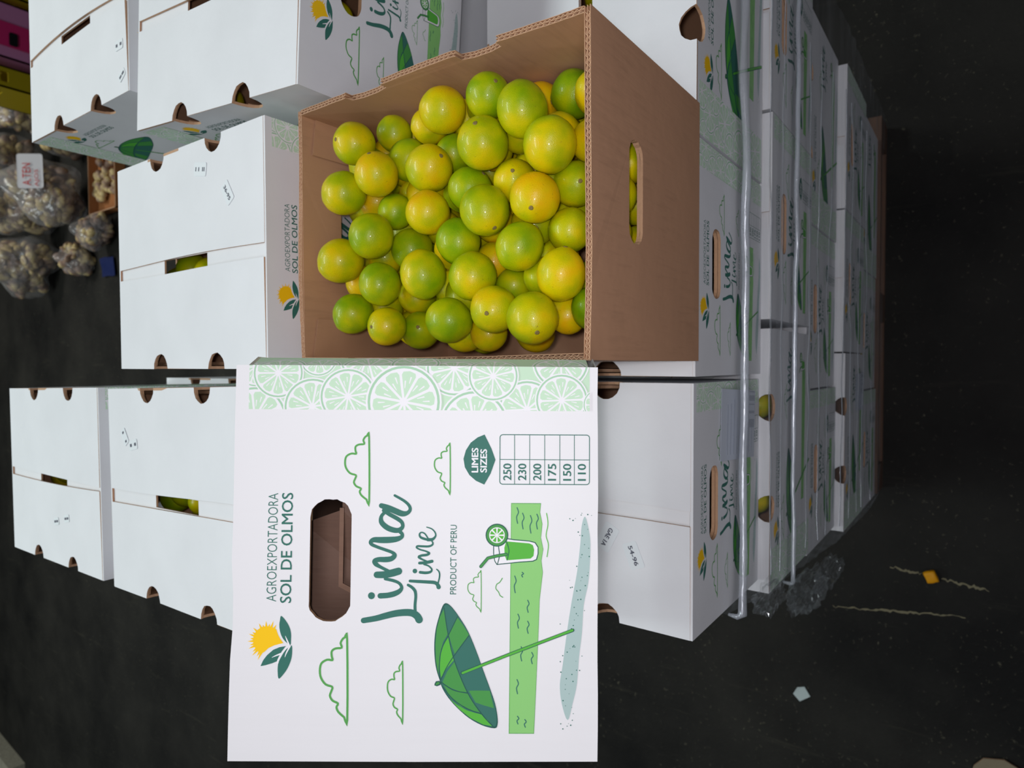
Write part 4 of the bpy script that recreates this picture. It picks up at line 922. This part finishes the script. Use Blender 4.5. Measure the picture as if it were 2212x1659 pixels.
# ---------------------------------------------------------------- background produce
def bulbs(bm, n, sx, sy, sz_, r, seed, z0=0):
    rr = random.Random(seed)
    for i in range(n):
        while True:
            p = Vector((rr.uniform(-1, 1), rr.uniform(-1, 1), rr.uniform(-1, 1)))
            if .55 < p.length < 1: break
        c = Vector((p.x*sx, p.y*sy, p.z*sz_+z0)); k = bmesh.ops.create_icosphere(bm, subdivisions=2, radius=r*rr.uniform(.8, 1.25))
        m_ = Matrix.Translation(c) @ Matrix.Rotation(rr.uniform(0, 6), 4, Vector((rr.uniform(-1, 1), rr.uniform(-1, 1), rr.uniform(-1, 1))).normalized()) @ Matrix.Diagonal((1, rr.uniform(.6, .9), rr.uniform(1.0, 1.7), 1))
        for v in k['verts']: v.co = m_ @ v.co
def sack(label, x, y, z, sx, sy, sz_, seed, rot=0, tilt=0, n=130):
    t = thing('garlic_sack', label, 'sack', (x, y, z-sz_), (R(tilt), 0, R(rot)), group='clear sacks of bulbs')
    bm = bmesh.new(); bulbs(bm, n, sx*.88, sy*.88, sz_*.88, 0.038, seed, sz_)
    for v in bm.verts: q = v.co - Vector((0, 0, sz_)); v.co = Vector((0, 0, sz_)) + q*(1+.42*noise.noise(q*5+Vector((seed, 0, 0))))
    o = link('garlic_bulbs', finish(bm, 'garlic_bulbs', [BULB], True), t); o['kind'] = 'stuff'
    bm = bmesh.new(); bmesh.ops.create_icosphere(bm, subdivisions=5, radius=1)
    for v in bm.verts:
        p = v.co.copy(); q = Vector((p.x*sx, p.y*sy, p.z*sz_)); k = 1.05+.42*noise.noise(q*5+Vector((seed, 0, 0)))+.05*noise.noise(p*8); v.co = Vector((q.x*k, q.y*k, max(-sz_*.97, q.z*k)+sz_))
        if p.z > .9: v.co += Vector((0, 0, (p.z-.9)*.6))
    link('clear_bag', finish(bm, 'clear_bag', [SACK], True), t); return t
F = FZ
s1 = sack('sack with a white label and red lettering, beside the upper left carton', 1.47, 6.10, F+.285, .25, .20, .27, 11, tilt=-6, n=150)
sack('lowest clear sack of bulbs at the left edge of the photo', 0.93, 6.88, F+.27, .25, .23, .27, 12, rot=20, n=150)
sack('clear sack lying just below the brown tray of bulbs', 1.12, 5.68, F+.125, .15, .14, .12, 13, rot=40, n=80)
sack('dusky sack between the labelled sack and the left photo edge', 1.37, 6.80, F+.36, .17, .19, .36, 14, n=150)
sack('pale sack at the left edge, above the dusky one', 1.85, 6.88, F+.38, .20, .21, .38, 15, n=170)
sack('clear sack nearest to the yellow crate', 2.24, 6.80, F+.32, .12, .2, .32, 16, n=120)
sack('dark sack between the labelled sack and the yellow crate', 1.97, 6.22, F+.16, .13, .15, .16, 17, n=90)
sack('flat sack between the lowest sack and the one below the tray', 0.93, 6.12, F+.125, .14, .14, .12, 18, rot=-20, n=90)
bm = bmesh.new(); panel(bm, rrect(0, 0, .28, .19, .02, 4), [], lambda a, b, n: (a, n-.03*math.cos(a*5), b), 0.003, 0, 0, 0)
lb = link('label', finish(bm, 'label', [GREYL]), s1, (.10, -.175, .44), (R(-38), 0, R(4)))
for word, args in (('A.TEN', (-120, 60, 10, 62)), ('AJOS', (-130, 10, 70, 34))):
    A = Art(); A.text(word, *args, RED, 0, 0.0); link('red_lettering', A.mesh('red_lettering', height=0), lb, (0, -.036, 0))
t = thing('bulb_carton', 'low brown cardboard tray of bulbs next to the closed cartons', 'box', (1.285, 5.42, F), (0, 0, R(0)))
bm = bmesh.new(); fcb = faces4(.62, .50)
for k in fcb: w_, T = fcb[k]; panel(bm, [(0, 0), (w_, 0), (w_, .08), (0, .08)], [], T, .008, 0, 0, 1)
box(bm, .01, .61, .01, .49, 0, .008); link('box_walls', finish(bm, 'box_walls', [kraft('orange_kraft', (150, 98, 58)), EDGE]), t)
bm = bmesh.new(); rr = random.Random(6)
for i in range(60):
    k = bmesh.ops.create_icosphere(bm, subdivisions=2, radius=rr.uniform(.026, .036)); c = Vector((rr.uniform(.12, .57), rr.uniform(.06, .44), .046))
    for v in k['verts']: v.co += c
o = link('garlic_bulbs', finish(bm, 'garlic_bulbs', [BULB], True), t); o['kind'] = 'stuff'
# blue sheet on the floor
bm = bmesh.new(); n = 24; g = {}
for i in range(n+1):
    for j in range(n+1):
        x = -.08+.16*i/n; y = -.12+.24*j/n; g[i, j] = bm.verts.new((x+.03*noise.noise(Vector((0, y*5, 0))), y+.03*noise.noise(Vector((x*5, 0, 0))), .014+.016*noise.noise(Vector((x*7, y*7, 0)))))
for i in range(n):
    for j in range(n): bm.faces.new((g[i, j], g[i+1, j], g[i+1, j+1], g[i, j+1]))
tag(link('blue_sheet', finish(bm, 'blue_sheet', [BLUE], True), None, (0.84, 5.72, F+.01), (0, 0, R(0))), 'dark blue plastic sheet on the floor under the sacks', 'sheet')
# yellow crate and pink tote standing side by side
def tub(name, label, cat, x, y, w_, d_, h_, mat, slots):
    t = thing(name, label, cat, (x, y, F)); bm = bmesh.new(); fcb = faces4(w_, d_)
    for k in fcb:
        q, T = fcb[k]; panel(bm, [(0, 0), (q, 0), (q, h_), (0, h_)], [rrect(q*.5, h_*s_, q*.5, h_*.06, .012, 3) for s_ in slots], T, .012, 0, 0, 0)
    box(bm, .012, w_-.012, .012, d_-.012, 0, .012); link('crate_body', finish(bm, 'crate_body', [mat]), t)
    bm = bmesh.new()
    for a in ((-.014, w_+.014, -.014, .012), (-.014, w_+.014, d_-.012, d_+.014), (-.014, .012, .012, d_-.012), (w_-.012, w_+.014, .012, d_-.012)): box(bm, a[0], a[1], a[2], a[3], h_, h_+.03)
    link('crate_rim', finish(bm, 'crate_rim', [mat]), t); return t
tub('yellow_crate', 'tall yellow crate standing below the pink tote, by the sacks', 'crate', 2.185, 5.95, .165, .5, .86, YEL, (.25, .75))
tub('yellow_crate', 'yellow crate edge at the corner, above the pink tote', 'crate', 2.93, 6.0, .40, .5, .70, YEL, (.25, .75))
t = tub('pink_tote', 'pink tote with lilac side panels and a dark tag, upper left corner', 'tote', 2.43, 5.98, .43, .5, .92, LILAC, ())
bm = bmesh.new(); panel(bm, [(.085, .02), (.27, .02), (.27, .88), (.085, .88)], [], lambda a, b, n: (a, -.0125-n*-1, b), .012, 0, 0, 0); pk = link('pink_panel', finish(bm, 'pink_panel', [PINK]), t)
bm = bmesh.new(); panel(bm, rrect(.145, .58, .10, .055, .012, 3), [], lambda a, b, n: (a, -.0265-n*-1, b), .012, 0, 0, 0); tg = link('dark_tag', finish(bm, 'dark_tag', [DARK]), pk)
bm = bmesh.new()
for i in range(3): box(bm, .12, .17, -.029, -.0268, .567+.011*i, .571+.011*i)
link('tag_print', finish(bm, 'tag_print', [flat('grey_tag_print', (120, 122, 124))]), t)
